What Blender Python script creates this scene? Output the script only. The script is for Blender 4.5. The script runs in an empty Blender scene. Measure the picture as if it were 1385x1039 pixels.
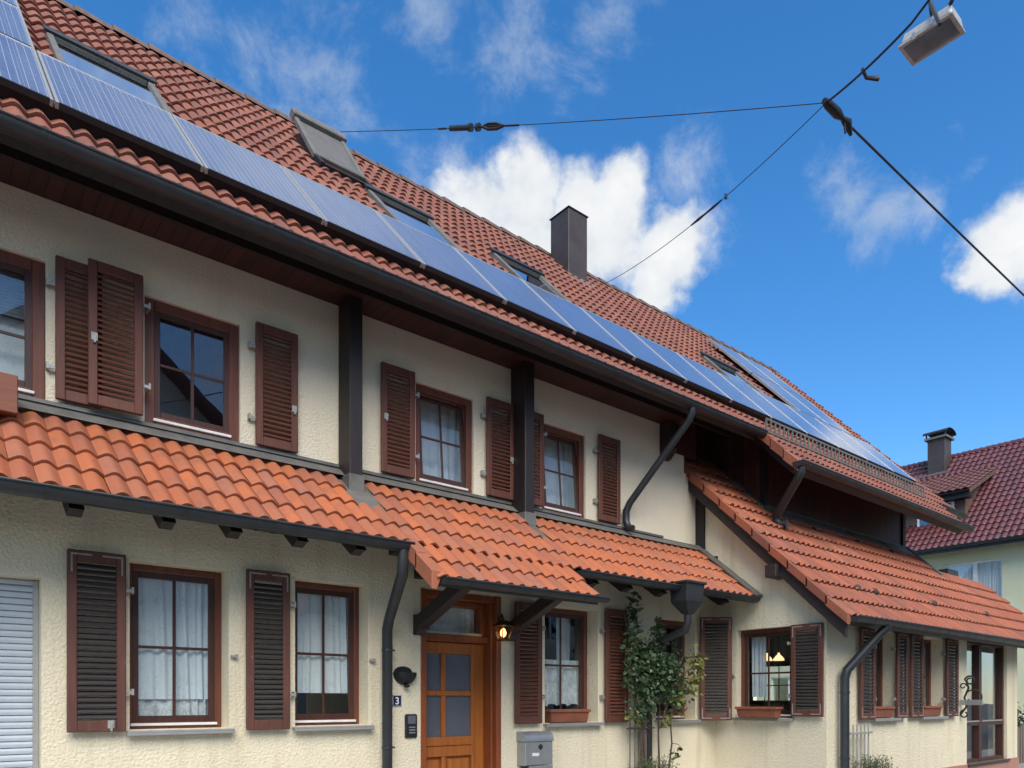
import bpy, bmesh, math, random
from mathutils import Vector, Matrix
R = math.radians
rnd = random.Random(7)
scene = bpy.context.scene
COL = scene.collection

# ------------------------------------------------------------------ helpers
# House coordinates: u along the street front, v out towards the street, z up.
def W(p):
    return Vector((p[0], -p[1], p[2]))

class MB:
    """collects faces in house coordinates (u, v, z) and links them as ONE mesh object"""
    def __init__(s):
        s.v = []; s.f = []
    def quad(s, *pts):
        i = len(s.v); s.v += [tuple(p) for p in pts]; s.f.append(tuple(range(i, i + len(pts)))); return s
    def grid(s, rows, close=False):
        i = len(s.v); n = len(rows[0])
        for r in rows: s.v += [tuple(p) for p in r]
        for a in range(len(rows) - 1):
            for b in range(n - 1 + (1 if close else 0)):
                c = (b + 1) % n
                s.f.append((i + a*n + b, i + a*n + c, i + (a+1)*n + c, i + (a+1)*n + b))
        return s
    def hexa(s, p):
        i = len(s.v); s.v += [tuple(q) for q in p]
        for f in ((0,3,2,1),(4,5,6,7),(0,1,5,4),(1,2,6,5),(2,3,7,6),(3,0,4,7)):
            s.f.append(tuple(i + k for k in f))
        return s
    def box(s, u0, u1, v0, v1, z0, z1):
        return s.hexa([(u0,v0,z0),(u1,v0,z0),(u1,v1,z0),(u0,v1,z0),(u0,v0,z1),(u1,v0,z1),(u1,v1,z1),(u0,v1,z1)])
    def fbox(s, F, a0, a1, b0, b1, c0, c1):
        return s.hexa([F(a0,b0,c0),F(a1,b0,c0),F(a1,b1,c0),F(a0,b1,c0),F(a0,b0,c1),F(a1,b0,c1),F(a1,b1,c1),F(a0,b1,c1)])
    def prism(s, F, prof, a0, a1):
        """profile of (b, c) points run along a"""
        n = len(prof); i = len(s.v)
        s.v += [tuple(F(a0, b, c)) for b, c in prof] + [tuple(F(a1, b, c)) for b, c in prof]
        for k in range(n):
            s.f.append((i + k, i + (k+1) % n, i + n + (k+1) % n, i + n + k))
        s.f.append(tuple(range(i + n - 1, i - 1, -1))); s.f.append(tuple(range(i + n, i + 2*n)))
        return s
    def tube(s, pts, r, n=10, cap=True):
        pts = [Vector(p) for p in pts]
        rs = r if isinstance(r, (list, tuple)) else [r]*len(pts)
        rows = []; ref = None
        for k, p in enumerate(pts):
            if k == 0: d = pts[1] - p
            elif k == len(pts) - 1: d = p - pts[k-1]
            else: d = (pts[k+1] - p).normalized() + (p - pts[k-1]).normalized()
            d.normalize()
            if ref is None:
                ref = Vector((0,0,1)) if abs(d.z) < .9 else Vector((1,0,0))
            x = d.cross(ref).normalized(); y = x.cross(d).normalized(); ref = y
            sc = 1.0
            if 0 < k < len(pts) - 1:
                c = (pts[k+1]-p).normalized().dot((p-pts[k-1]).normalized())
                sc = 1 / max(.55, math.sqrt(max(.05, (1 + c)/2)))
            rows.append([p + (x*math.cos(t) + y*math.sin(t))*rs[k]*(sc if sc < 1.5 else 1.5)
                         for t in [2*math.pi*j/n for j in range(n)]])
        i = len(s.v)
        s.grid(rows, close=True)
        if cap:
            s.f.append(tuple(range(i + n - 1, i - 1, -1)))
            j = i + n*(len(rows) - 1); s.f.append(tuple(range(j, j + n)))
        return s
    def lathe(s, c, prof, n=16):
        rows = [[(c[0] + r*math.cos(2*math.pi*j/n), c[1] + r*math.sin(2*math.pi*j/n), c[2] + h) for j in range(n)] for r, h in prof]
        i = len(s.v); s.grid(rows, close=True)
        s.f.append(tuple(range(i + n - 1, i - 1, -1)))
        j = i + n*(len(rows) - 1); s.f.append(tuple(range(j, j + n)))
        return s
    def build(s, name, mat, parent=None, smooth=0, bevel=0, recalc=True):
        o0 = ORG.get(parent.name, (0,0,0)) if parent else getattr(s, 'org', (0,0,0))
        me = bpy.data.meshes.new(name)
        me.from_pydata([W((p[0]-o0[0], p[1]-o0[1], p[2]-o0[2])) for p in s.v], [], s.f)
        if recalc:
            bm = bmesh.new(); bm.from_mesh(me); bmesh.ops.recalc_face_normals(bm, faces=bm.faces); bm.to_mesh(me); bm.free()
        else:
            me.flip_normals()
        me.update()
        o = bpy.data.objects.new(name, me); COL.objects.link(o)
        if mat: me.materials.append(mat)
        if smooth:
            me.polygons.foreach_set('use_smooth', [True]*len(me.polygons))
            me.set_sharp_from_angle(angle=R(smooth))
        if bevel:
            m = o.modifiers.new('edge', 'BEVEL'); m.width = bevel; m.segments = 1; m.limit_method = 'ANGLE'; m.angle_limit = R(50)
        if parent:
            o.parent = parent; ORG[o.name] = o0
        else:
            o.location = W(o0); ORG[o.name] = o0
        return o
ORG = {}

def frame(O, ea, eb, ec=(0,0,1)):
    O, ea, eb, ec = Vector(O), Vector(ea), Vector(eb), Vector(ec)
    return lambda a, b, c: O + ea*a + eb*b + ec*c
def tag(o, label=None, cat=None, group=None, kind=None):
    for k, x in (('label', label), ('category', cat), ('group', group), ('kind', kind)):
        if x: o[k] = x
    return o
def thing(name, org, label, cat, group=None):
    o = bpy.data.objects.new(name, None); COL.objects.link(o)
    o.location = W(org); o.empty_display_size = .1; ORG[o.name] = tuple(org)
    return tag(o, label, cat, group)
def at(mb, org):
    mb.org = org; return mb

# ------------------------------------------------------------------ materials
def mat(name):
    m = bpy.data.materials.new(name); m.use_nodes = True
    nt = m.node_tree; b = nt.nodes['Principled BSDF']
    return m, nt, b
def nd(nt, t, **k):
    n = nt.nodes.new(t)
    for a, x in k.items():
        if a == 'inp':
            for i, y in x.items(): n.inputs[i].default_value = y
        else: setattr(n, a, x)
    return n
def coords(nt, scale=(1,1,1), kind='Object'):
    t = nd(nt, 'ShaderNodeTexCoord'); m = nd(nt, 'ShaderNodeMapping'); m.inputs['Scale'].default_value = scale
    nt.links.new(t.outputs[kind], m.inputs[0]); return m.outputs[0]
def noise(nt, vec, scale, detail=4, rough=.6, dist=0):
    n = nd(nt, 'ShaderNodeTexNoise', inp={'Scale': scale, 'Detail': detail, 'Roughness': rough, 'Distortion': dist})
    if vec: nt.links.new(vec, n.inputs['Vector'])
    return n.outputs['Fac']
def ramp(nt, fac, stops):
    r = nd(nt, 'ShaderNodeValToRGB'); e = r.color_ramp.elements
    while len(e) < len(stops): e.new(.5)
    for el, (p, c) in zip(e, stops):
        el.position = p; el.color = (*c, 1) if len(c) == 3 else c
    nt.links.new(fac, r.inputs[0]); return r.outputs[0]
def mix(nt, fac, a, b, mode='MIX'):
    m = nd(nt, 'ShaderNodeMix', data_type='RGBA', blend_type=mode)
    for sock, x in ((m.inputs[0], fac), (m.inputs[6], a), (m.inputs[7], b)):
        if hasattr(x, 'node'): nt.links.new(x, sock)
        else: sock.default_value = x if not isinstance(x, tuple) else (*x, 1) if len(x) == 3 else x
    return m.outputs[2]
def math_(nt, op, a, b=0, clamp=False):
    m = nd(nt, 'ShaderNodeMath', operation=op, use_clamp=clamp)
    for i, x in ((0, a), (1, b)):
        if hasattr(x, 'node'): nt.links.new(x, m.inputs[i])
        else: m.inputs[i].default_value = x
    return m.outputs[0]
def bump(nt, b, h, dist, strength=1):
    n = nd(nt, 'ShaderNodeBump', inp={'Strength': strength, 'Distance': dist})
    nt.links.new(h, n.inputs['Height']); nt.links.new(n.outputs[0], b.inputs['Normal'])

def plaster(name, col, coarse=42, streak=.25):
    m, nt, b = mat(name); v = coords(nt)
    big = noise(nt, v, .9, 5, .6); fine = noise(nt, v, coarse, 4, .65); mid = noise(nt, v, 7, 4, .6)
    st = noise(nt, coords(nt, (5, 5, .35)), 1.0, 5, .65)
    c = mix(nt, ramp(nt, big, [(.35, (0,0,0)), (.7, (1,1,1))]), col, tuple(x*.9 for x in col))
    c = mix(nt, ramp(nt, st, [(.52, (0,0,0)), (.74, (streak,)*3)]), c, tuple(x*y for x, y in zip(col, (.62,.6,.55))))
    c = mix(nt, ramp(nt, mid, [(.62, (0,0,0)), (.8, (.35,)*3)]), c, tuple(x*.78 for x in col))
    c = mix(nt, ramp(nt, fine, [(.3, (.45,)*3), (.5, (0,0,0))]), c, tuple(x*.72 for x in col))
    nt.links.new(c, b.inputs['Base Color']); b.inputs['Roughness'].default_value = .92
    bump(nt, b, fine, .02, .9); return m

def wood(name, col, dark, along='z', rough=.55, wear=0, wearcol=(.45,.40,.37), plank=0, plankdir='x'):
    m, nt, b = mat(name)
    sc = {'z': (22, 22, 1.6), 'x': (1.6, 22, 22), 'y': (22, 1.6, 22)}[along]
    g = noise(nt, coords(nt, sc), 1.4, 6, .6, .6); p = noise(nt, coords(nt), 2.3, 5, .65)
    c = mix(nt, ramp(nt, g, [(.3, (0,0,0)), (.7, (1,1,1))]), dark, col)
    c = mix(nt, ramp(nt, p, [(.4, (0,0,0)), (.75, (.5,)*3)]), c, dark)
    h = g
    if plank:
        t = nd(nt, 'ShaderNodeTexCoord'); s = nd(nt, 'ShaderNodeSeparateXYZ'); nt.links.new(t.outputs['Object'], s.inputs[0])
        k = math_(nt, 'DIVIDE', s.outputs[{'x':0,'y':1,'z':2}[plankdir]], plank)
        fr = math_(nt, 'FRACT', k); fl = math_(nt, 'FLOOR', k)
        wn = nd(nt, 'ShaderNodeTexWhiteNoise', noise_dimensions='1D'); nt.links.new(fl, wn.inputs['W'])
        c = mix(nt, math_(nt, 'MULTIPLY', wn.outputs[0], .55), c, tuple(x*.45 for x in dark))
        e = math_(nt, 'LESS_THAN', fr, .09)
        c = mix(nt, e, c, tuple(x*.12 for x in dark)); h = math_(nt, 'SUBTRACT', 1, e)
    if wear:
        w = noise(nt, coords(nt, (9, 9, 3)), 2.2, 8, .75)
        c = mix(nt, ramp(nt, w, [(1-wear-.02, (0,0,0)), (1-wear+.06, (.8,)*3)]), c, wearcol)
    nt.links.new(c, b.inputs['Base Color']); b.inputs['Roughness'].default_value = rough
    bump(nt, b, h, .003, .5); return m

def tilemat(name, stops, dirt=.4, dirtcol=(.07,.055,.045), rough=.75, gloss=0):
    m, nt, b = mat(name); v = coords(nt)
    g = nd(nt, 'ShaderNodeNewGeometry')
    c = ramp(nt, g.outputs['Random Per Island'], stops)
    n1 = noise(nt, v, 5.5, 6, .7); n2 = noise(nt, v, 34, 4, .7); n3 = noise(nt, v, .7, 3, .6)
    c = mix(nt, ramp(nt, n3, [(.35, (0,0,0)), (.7, (.45,)*3)]), c, tuple(x*.75 for x in stops[0][1]))
    c = mix(nt, ramp(nt, n1, [(.50, (0,0,0)), (.78, (dirt,)*3)]), c, dirtcol)
    c = mix(nt, ramp(nt, n2, [(.62, (0,0,0)), (.75, (.35,)*3)]), c, (.42,.36,.28))
    nt.links.new(c, b.inputs['Base Color']); b.inputs['Roughness'].default_value = rough
    b.inputs['Coat Weight'].default_value = gloss; b.inputs['Coat Roughness'].default_value = .25
    bump(nt, b, n2, .004, .5); return m

def plain(name, col, rough=.5, metal=0, var=.25, bumpd=.002, scale=9):
    m, nt, b = mat(name); v = coords(nt); n = noise(nt, v, scale, 5, .65)
    c = mix(nt, ramp(nt, n, [(.35, (0,0,0)), (.72, (1,1,1))]), col, tuple(x*(1-var) for x in col))
    nt.links.new(c, b.inputs['Base Color']); b.inputs['Roughness'].default_value = rough; b.inputs['Metallic'].default_value = metal
    if bumpd: bump(nt, b, n, bumpd, .3)
    return m
def glass(name, tint=(.9,.95,.95), refl=1.0, ior=1.5, rough=.0, wav=.0012):
    m = bpy.data.materials.new(name); m.use_nodes = True; nt = m.node_tree; nt.nodes.clear()
    out = nd(nt, 'ShaderNodeOutputMaterial'); t = nd(nt, 'ShaderNodeBsdfTransparent', inp={0: (*tint, 1)})
    g = nd(nt, 'ShaderNodeBsdfGlossy', inp={'Roughness': rough, 'Color': (.95,.97,1,1)})
    lw = nd(nt, 'ShaderNodeLayerWeight'); r0 = ((ior-1)/(ior+1))**2
    fz = math_(nt, 'ADD', math_(nt, 'MULTIPLY', math_(nt, 'POWER', lw.outputs['Facing'], 5.0), 1-r0), r0); mx = nd(nt, 'ShaderNodeMixShader')
    bp = nd(nt, 'ShaderNodeBump', inp={'Strength': .5, 'Distance': wav}); nt.links.new(noise(nt, coords(nt), 1.7, 2), bp.inputs['Height'])
    nt.links.new(bp.outputs[0], g.inputs['Normal'])
    nt.links.new(math_(nt, 'MULTIPLY', fz, refl, True), mx.inputs[0]); nt.links.new(t.outputs[0], mx.inputs[1]); nt.links.new(g.outputs[0], mx.inputs[2])
    nt.links.new(mx.outputs[0], out.inputs[0]); return m
def lace(name, col=(.75,.77,.78), holes=.35, scale=60):
    m, nt, b = mat(name)
    b.inputs['Base Color'].default_value = (*col, 1); b.inputs['Roughness'].default_value = .9
    n = noise(nt, coords(nt), scale, 3, .6); n2 = noise(nt, coords(nt), 9, 4, .6)
    a = ramp(nt, math_(nt, 'ADD', math_(nt, 'MULTIPLY', n, .55), math_(nt, 'MULTIPLY', n2, .45)), [(holes, (.45,)*3), (holes+.22, (1,1,1))])
    nt.links.new(a, b.inputs['Alpha']); return m
def emit(name, col, s):
    m, nt, b = mat(name); b.inputs['Base Color'].default_value = (*col, 1)
    b.inputs['Emission Color'].default_value = (*col, 1); b.inputs['Emission Strength'].default_value = s; return m

M = dict(
    plaster=plaster('cream_roughcast', (.80,.72,.535), 42, .55),
    plaster_wing=plaster('cream_roughcast_wing', (.80,.72,.535), 42, .55),
    plaster_up=plaster('cream_roughcast_upper', (.83,.755,.585), 50, .22),
    green=plaster('pale_green_render', (.70,.72,.50), 60, .1),
    white=plaster('white_render', (.78,.78,.76), 60, .1),
    plinth=plaster('reddish_plinth', (.42,.22,.17), 50),
    beam=wood('dark_beam', (.022,.014,.015), (.010,.008,.009), 'z'),
    beam_y=wood('dark_beam_across', (.035,.022,.022), (.014,.010,.011), 'y'),
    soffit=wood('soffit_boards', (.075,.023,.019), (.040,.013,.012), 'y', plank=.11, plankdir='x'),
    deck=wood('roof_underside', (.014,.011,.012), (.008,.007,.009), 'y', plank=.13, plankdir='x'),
    clad=wood('cladding_boards', (.15,.042,.034), (.065,.019,.018), 'z', plank=.095, plankdir='x'),
    clad_y=wood('cladding_boards_side', (.15,.042,.034), (.065,.019,.018), 'z', plank=.095, plankdir='y'),
    frame=wood('window_frame_wood', (.17,.050,.026), (.09,.027,.015), 'z', .45),
    framed=wood('window_sash_wood', (.075,.026,.018), (.038,.014,.011), 'z', .45),
    shutter=wood('shutter_paint', (.15,.047,.028), (.075,.025,.016), 'z', .55, wear=.30, wearcol=(.16,.085,.06)),
    shutter_worn=wood('shutter_paint_worn', (.135,.047,.032), (.072,.025,.018), 'z', .65, wear=.36, wearcol=(.26,.20,.17)),
    slat=wood('louvre_paint', (.15,.048,.030), (.08,.026,.017), 'x', .55),
    slatdark=wood('louvre_dark', (.050,.042,.042), (.026,.022,.023), 'x', .6),
    door=wood('door_wood', (.46,.155,.030), (.28,.080,.016), 'z', .38),
    doorframe=wood('door_frame_wood', (.30,.080,.020), (.16,.040,.013), 'z', .4),
    planter=plain('terracotta_planter', (.26,.085,.045), .7, 0, .35),
    planterwood=wood('planter_board', (.22,.072,.035), (.14,.045,.025), 'x', .6),
    tile_new=tilemat('orange_clay_tiles', [(0,(.35,.098,.038)),(.25,(.42,.118,.041)),(.5,(.26,.083,.047)),(.8,(.36,.112,.048)),(1,(.29,.110,.070))], .75, (.15,.082,.062), .7),
    tile_old=tilemat('weathered_clay_tiles', [(0,(.20,.062,.040)),(.35,(.255,.082,.048)),(.7,(.165,.058,.043)),(1,(.26,.102,.068))], .9, (.075,.050,.038), .75),
    tile_wing=tilemat('red_clay_tiles', [(0,(.27,.074,.036)),(.3,(.37,.102,.042)),(.55,(.20,.066,.044)),(.8,(.33,.098,.045)),(1,(.31,.115,.070))], .75, (.10,.055,.042), .7),
    tile_dark=tilemat('dark_glazed_tiles', [(0,(.090,.018,.021)),(.4,(.118,.023,.026)),(.75,(.075,.019,.024)),(1,(.105,.028,.030))], .4, (.05,.018,.02), .45, .5),
    gutter=plain('anthracite_zinc', (.040,.045,.050), .42, .3, .35, .001, 5),
    zinc=plain('weathered_zinc', (.165,.16,.148), .55, .2, .35, .002, 7),
    alu=plain('aluminium_sill', (.42,.42,.41), .4, .5, .15),
    silver=plain('silver_grey_steel', (.36,.38,.40), .38, .55, .15),
    lampshell=plain('cast_aluminium', (.50,.50,.47), .5, .3, .3, .003, 25),
    lens=plain('dusty_lens', (.15,.17,.20), .5, 0, .35),
    whitealu=plain('white_strip', (.80,.80,.80), .45),
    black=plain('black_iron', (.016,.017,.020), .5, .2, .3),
    iron=plain('wrought_iron', (.035,.033,.030), .6, .4, .4),
    hinge=plain('galvanised_hinge', (.42,.42,.40), .45, .4, .3),
    peel=plain('bare_grey_primer', (.34,.30,.28), .8, 0, .4, .003, 30),
    roller=plain('pale_roller_slats', (.46,.51,.57), .45, 0, .1),
    shaft=plain('chimney_cladding', (.055,.043,.043), .6, 0, .45, .003, 3),
    glass=glass('window_glass', (.95,.97,.97), 1.5),
    skyglass=glass('roof_glass', (.35,.40,.45), 2.4, 1.7),
    frosted=plain('obscured_glass', (.115,.125,.155), .12, 0, .15, .0, 20),
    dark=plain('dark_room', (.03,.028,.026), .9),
    blind=plain('grey_blind', (.20,.22,.24), .8),
    net=lace('net_curtain', (.66,.71,.74), .24), lace=lace('lace_curtain', (.78,.82,.83), .36, 90),
    blue=plain('blue_enamel', (.012,.022,.085), .2), enamel=plain('white_enamel', (.8,.8,.8), .25),
    leaf=plain('rose_leaf', (.050,.095,.036), .45, 0, .5, 0, 22), leafy=plain('young_leaf', (.17,.18,.035), .5, 0, .4, 0, 22),
    leafs=plain('herb_leaf', (.070,.12,.045), .6, 0, .4, 0, 22), stem=plain('stem', (.075,.050,.030), .8, 0, .4, .002, 30),
    hedge=plain('hedge_leaf', (.03,.055,.02), .55, 0, .5, 0, 22),
    oldwood=wood('grey_weathered_wood', (.22,.19,.16), (.12,.10,.085), 'z', .8),
    asphalt=plain('asphalt', (.05,.05,.052), .9, 0, .3, .004, 60), paving=plain('paving', (.30,.285,.265), .85, 0, .25, .004, 20),
    bulb=emit('lamp_glow', (1,.60,.24), 2.2), glow=emit('shade_glow', (1,.62,.30), 1.1),
    cladlight=wood('brown_dormer_boards', (.17,.105,.075), (.11,.065,.05), 'z', .7, plank=.14, plankdir='x'),
    cable=plain('black_cable', (.02,.02,.022), .6),
)
def solar():
    m, nt, b = mat('solar_cells')
    t = nd(nt, 'ShaderNodeTexCoord'); s = nd(nt, 'ShaderNodeSeparateXYZ'); nt.links.new(t.outputs['Object'], s.inputs[0])
    def line(o, pitch, w, off=0):
        k = math_(nt, 'FRACT', math_(nt, 'DIVIDE', math_(nt, 'ADD', o, off), pitch)); return math_(nt, 'LESS_THAN', k, w)
    x, y = s.outputs[0], s.outputs[1]
    gap = math_(nt, 'MAXIMUM', line(x, .1595, .022, -.02), line(y, .1595, .022, -.02))
    bus = line(x, .0532, .075, -.045)
    cell = nd(nt, 'ShaderNodeTexVoronoi', inp={'Scale': 70.0}); nt.links.new(t.outputs['Object'], cell.inputs[0])
    c = mix(nt, ramp(nt, cell.outputs['Color'], [(0,(.050,.065,.19)), (1,(.085,.10,.26))]), (.06,.08,.22), (.085,.10,.25))
    c = ramp(nt, cell.outputs['Color'], [(0,(.050,.070,.145)), (1,(.085,.105,.195))])
    c = mix(nt, math_(nt, 'MULTIPLY', bus, .95), c, (.46,.49,.55)); c = mix(nt, math_(nt, 'MULTIPLY', gap, .5), c, (.36,.38,.46))
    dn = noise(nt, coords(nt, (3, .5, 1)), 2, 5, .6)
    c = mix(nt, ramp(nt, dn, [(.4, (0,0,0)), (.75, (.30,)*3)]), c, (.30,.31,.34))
    nt.links.new(c, b.inputs['Base Color']); b.inputs['Roughness'].default_value = .35
    b.inputs['Coat Weight'].default_value = 1; b.inputs['Coat Roughness'].default_value = .12
    return m
M['solar'] = solar()

# ------------------------------------------------------------------ ground (the setting)
g = MB(); g.quad((-300,-300,-.004),(400,-300,-.004),(400,300,-.004),(-300,300,-.004)); tag(g.build('ground', M['asphalt'], recalc=False), kind='structure')
g = MB(); g.box(-12, 30, 1.7, 5.2, -.02, .12); g.box(-8, 8.9, .05, 1.7, -.02, .119); tag(g.build('pavement', M['paving']), kind='structure')
g = MB(); g.box(16, 24.9, -12, 1.7, -.02, .30); tag(g.build('terrace', M['paving']), kind='structure')

# ------------------------------------------------------------------ walls
def wall(name, F, W_, H, holes, m, parent, t=.3, extra=None):
    """sheet of thickness t (towards -b) with openings (a0,a1,c0,c1) and their reveals"""
    mb = MB()
    A = sorted({0, W_} | {h[0] for h in holes} | {h[1] for h in holes}); Cc = sorted({0, H} | {h[2] for h in holes} | {h[3] for h in holes})
    for i in range(len(A)-1):
        for j in range(len(Cc)-1):
            am, cm = (A[i]+A[i+1])/2, (Cc[j]+Cc[j+1])/2
            if any(h[0] < am < h[1] and h[2] < cm < h[3] for h in holes): continue
            mb.quad(F(A[i],0,Cc[j]), F(A[i+1],0,Cc[j]), F(A[i+1],0,Cc[j+1]), F(A[i],0,Cc[j+1]))
            mb.quad(F(A[i],-t,Cc[j]), F(A[i],-t,Cc[j+1]), F(A[i+1],-t,Cc[j+1]), F(A[i+1],-t,Cc[j]))
    for a0, a1, c0, c1 in holes:
        mb.quad(F(a0,0,c0),F(a0,0,c1),F(a0,-t,c1),F(a0,-t,c0)); mb.quad(F(a1,0,c0),F(a1,-t,c0),F(a1,-t,c1),F(a1,0,c1))
        mb.quad(F(a0,0,c1),F(a1,0,c1),F(a1,-t,c1),F(a0,-t,c1)); mb.quad(F(a0,0,c0),F(a0,-t,c0),F(a1,-t,c0),F(a1,0,c0))
    if extra: extra(mb)
    return mb.build(name, m, parent, recalc=False)

house = thing('village_house', (4, 0, 0), 'long cream roughcast village house with orange tiled roofs, brown shutters and solar roof', 'house')
FG = frame((0,0,0), (1,0,0), (0,1,0))
FU = frame((0,-.3,0), (1,0,0), (0,1,0))
UG = 8.91
FW = frame((0,1.65,0), (1,0,0), (0,1,0))             # wing front
FS = frame((UG,0,0), (0,1,0), (-1,0,0))              # wing gable side, a = v
def off(F, da, dc=0): return lambda a, b, c: F(a+da, b, c+dc)

G_OPEN = [(-.75,.765,.0,2.535), (1.345,2.10,1.42,2.745), (2.68,3.405,1.42,2.745), (3.99,5.02,.12,2.78), (5.66,6.53,1.39,2.75), (7.62,8.46,1.39,2.75)]
wall('ground_floor_wall', off(FG,-3), 11.91, 3.25, [(a+3,b+3,c,d) for a,b,c,d in G_OPEN], M['plaster'], house)
U_OPEN = [(-.1,.83,3.93,4.99), (1.52,2.30,3.93,4.98), (4.12,4.87,3.93,4.98), (5.88,6.62,3.93,4.98)]
wall('upper_floor_wall', off(FU,-3,3.3), 11.12, 2.5, [(a+3,b+3,c-3.3,d-3.3) for a,b,c,d in U_OPEN], M['plaster_up'], house)
MB().box(8.12, 8.60, -.6, -.302, 3.3, 5.14).box(8.60, 8.905, -.6, -.302, 3.3, 4.90).build('recess_wall', M['plaster_up'], house)
def gtop(mb):   # sloping top of the wing's side wall
    a, b = -.7, 1.65; zt = lambda v: 2.84 + .983*(1.65 - v)
    for bb in (0, -.3): mb.quad(FS(a,bb,2.84), FS(b,bb,2.84), FS(a,bb,zt(a)))
wall('wing_side_wall', off(FS,-.7), 2.35, 2.84, [(.36+.7,1.19+.7,1.42,2.62)], M['plaster_wing'], house, extra=gtop)
W_OPEN = [(10.12,10.84,1.41,2.60), (11.66,12.52,1.41,2.60), (13.50,15.40,.60,2.66)]
wall('wing_front_wall', off(FW,UG), 15.95-UG, 2.85, [(a-UG,b-UG,c,d) for a,b,c,d in W_OPEN], M['plaster_wing'], house)
FE = frame((15.95,0,0), (0,-1,0), (1,0,0))           # wing end wall, a = -v
def etop(mb):
    for bb in (0,-.3): mb.quad(FE(-1.65,bb,2.84), FE(5.55,bb,2.84), FE(5.55,bb,3.6), FE(-.9,bb,3.6))
wall('wing_end_wall', off(FE,-1.65), 7.2, 2.84, [(2.7+1.65,3.9+1.65,1.55,2.55)], M['plaster_wing'], house, extra=etop)
MB().box(9.3, 15.955, 1.60, 1.67, 0, .60).build('plinth', M['plinth'], house)
MB().box(-3.2, -3, -6.4, -.0, 0, 6).box(-3, 15.9, -6.7, -6.4, 0, 6).box(14.4, 14.7, -6.4, -.1, 3.0, 5.6).build('rear_walls', M['plaster'], house)
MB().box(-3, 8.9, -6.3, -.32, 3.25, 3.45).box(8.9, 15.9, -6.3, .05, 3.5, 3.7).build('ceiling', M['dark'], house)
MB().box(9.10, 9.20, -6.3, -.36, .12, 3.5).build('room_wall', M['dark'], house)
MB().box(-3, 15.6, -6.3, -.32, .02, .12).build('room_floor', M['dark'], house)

# ------------------------------------------------------------------ tiled roofs
def tile_field(mb, u0, u1, v_eave, z_eave, slope, rows, gauge, pitch=.14, rolls=2, keep=None, amp=.040, lift=.034, gap=.011, seed=1):
    r = random.Random(seed)
    k = 1/math.sqrt(1 + slope*slope); up = Vector((0,-k,slope*k)); nn = Vector((0,slope*k,k))
    O = Vector((0, v_eave, z_eave)); tw = pitch*rolls; n = int(round((u1-u0)/tw)); S = 6*rolls
    def h(x):
        x = (x/pitch) % 1.0; y = (x - .07)/.86
        return amp*(math.sin(math.pi*y)**.85 if 0 < y < 1 else 0)
    for i in range(rows):
        for j in range(n):
            ua = u0 + j*tw; t0 = i*gauge
            if keep and not keep(ua + tw/2, (O + up*(t0 + gauge/2)).y): continue
            dj = r.uniform(-.004,.004); du = r.uniform(-.002,.002); tl = r.uniform(-.003,.003)
            rows_ = []
            for t, lf in ((t0+dj, gap), (t0+dj, lift), (t0+dj+.012, lift+.003), (t0+gauge+.045, .003)):
                rr = []
                for q in range(S+1):
                    x = tw*q/S
                    rr.append(O + Vector((ua+du+x*.995,0,0)) + up*t + nn*(h(x) + lf + tl*(x/tw-.5)*2))
                rows_.append(rr)
            mb.grid(rows_)
    return mb
def slab(mb, u0, u1, v0, z0, v1, slope, n0, n1):
    """plane strip from v0 (eave) to v1 along the slope, between normal offsets n0 and n1"""
    k = 1/math.sqrt(1+slope*slope); nn = Vector((0,slope*k,k)); z1 = z0 + (v0-v1)*slope
    P = lambda u, v, z, d: Vector((u,v,z)) + nn*d
    return mb.hexa([P(u0,v0,z0,n0),P(u1,v0,z0,n0),P(u1,v1,z1,n0),P(u0,v1,z1,n0),P(u0,v0,z0,n1),P(u1,v0,z0,n1),P(u1,v1,z1,n1),P(u0,v1,z1,n1)])
def verge(mb, u, v0, z0, v1, slope, n, w=.05, hgt=.16, top=.085):
    """overlapping side tiles that fold down over the roof's edge"""
    for i in range(n):
        va = v0 + (v1-v0)*i/n; vb = v0 + (v1-v0)*(i+1.12)/n
        za = z0 + (v0-va)*slope; zb = z0 + (v0-vb)*slope
        d = .012*0; e = -.014
        def P(uu, v, z, o): return (uu, v, z + o)
        a, b = .0, e*1.6
        mb.hexa([P(u-w,va,za,top-hgt+a),P(u+.0,va,za,top-hgt+a),P(u+.0,vb,zb,top-hgt+b),P(u-w,vb,zb,top-hgt+b),
                 P(u-w,va,za,top+a),P(u+.07,va,za,top+a),P(u+.07,vb,zb,top+b),P(u-w,vb,zb,top+b)])
    return mb

# pent roof between the storeys (base plane is the trough line)
PS = .82
pz = lambda v: 3.585 - PS*v
pk = lambda u, v: not ((3.20 < u < 3.46 and -.30 < v < .24) or (5.36 < u < 5.60 and -.30 < v < .20))
pent = MB()
tile_field(pent, -2.0, 8.78, .70, pz(.70), PS, 4, .307, .14, 1, pk, lift=.030, gap=.010, amp=.038, seed=3)
tile_field(pent, 3.43, 5.39, 1.135, pz(1.135), PS, 2, .282, .14, 1, lift=.030, gap=.010, amp=.038, seed=4)
pr = pent.build('pent_roof', M['tile_new'], house, smooth=50, recalc=False)
vb = MB(); verge(vb, 3.43, 1.14, pz(1.14), .66, PS, 2); vb.build('verge_tile', M['tile_new'], house, bevel=.006)
d = MB(); slab(d, -2.5, 8.9, .68, pz(.68), -.3, PS, -.075, -.012); slab(d, 3.44, 5.42, 1.11, pz(1.11), .69, PS, -.075, -.012); d.build('pent_roof_boards', M['deck'], house)
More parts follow.
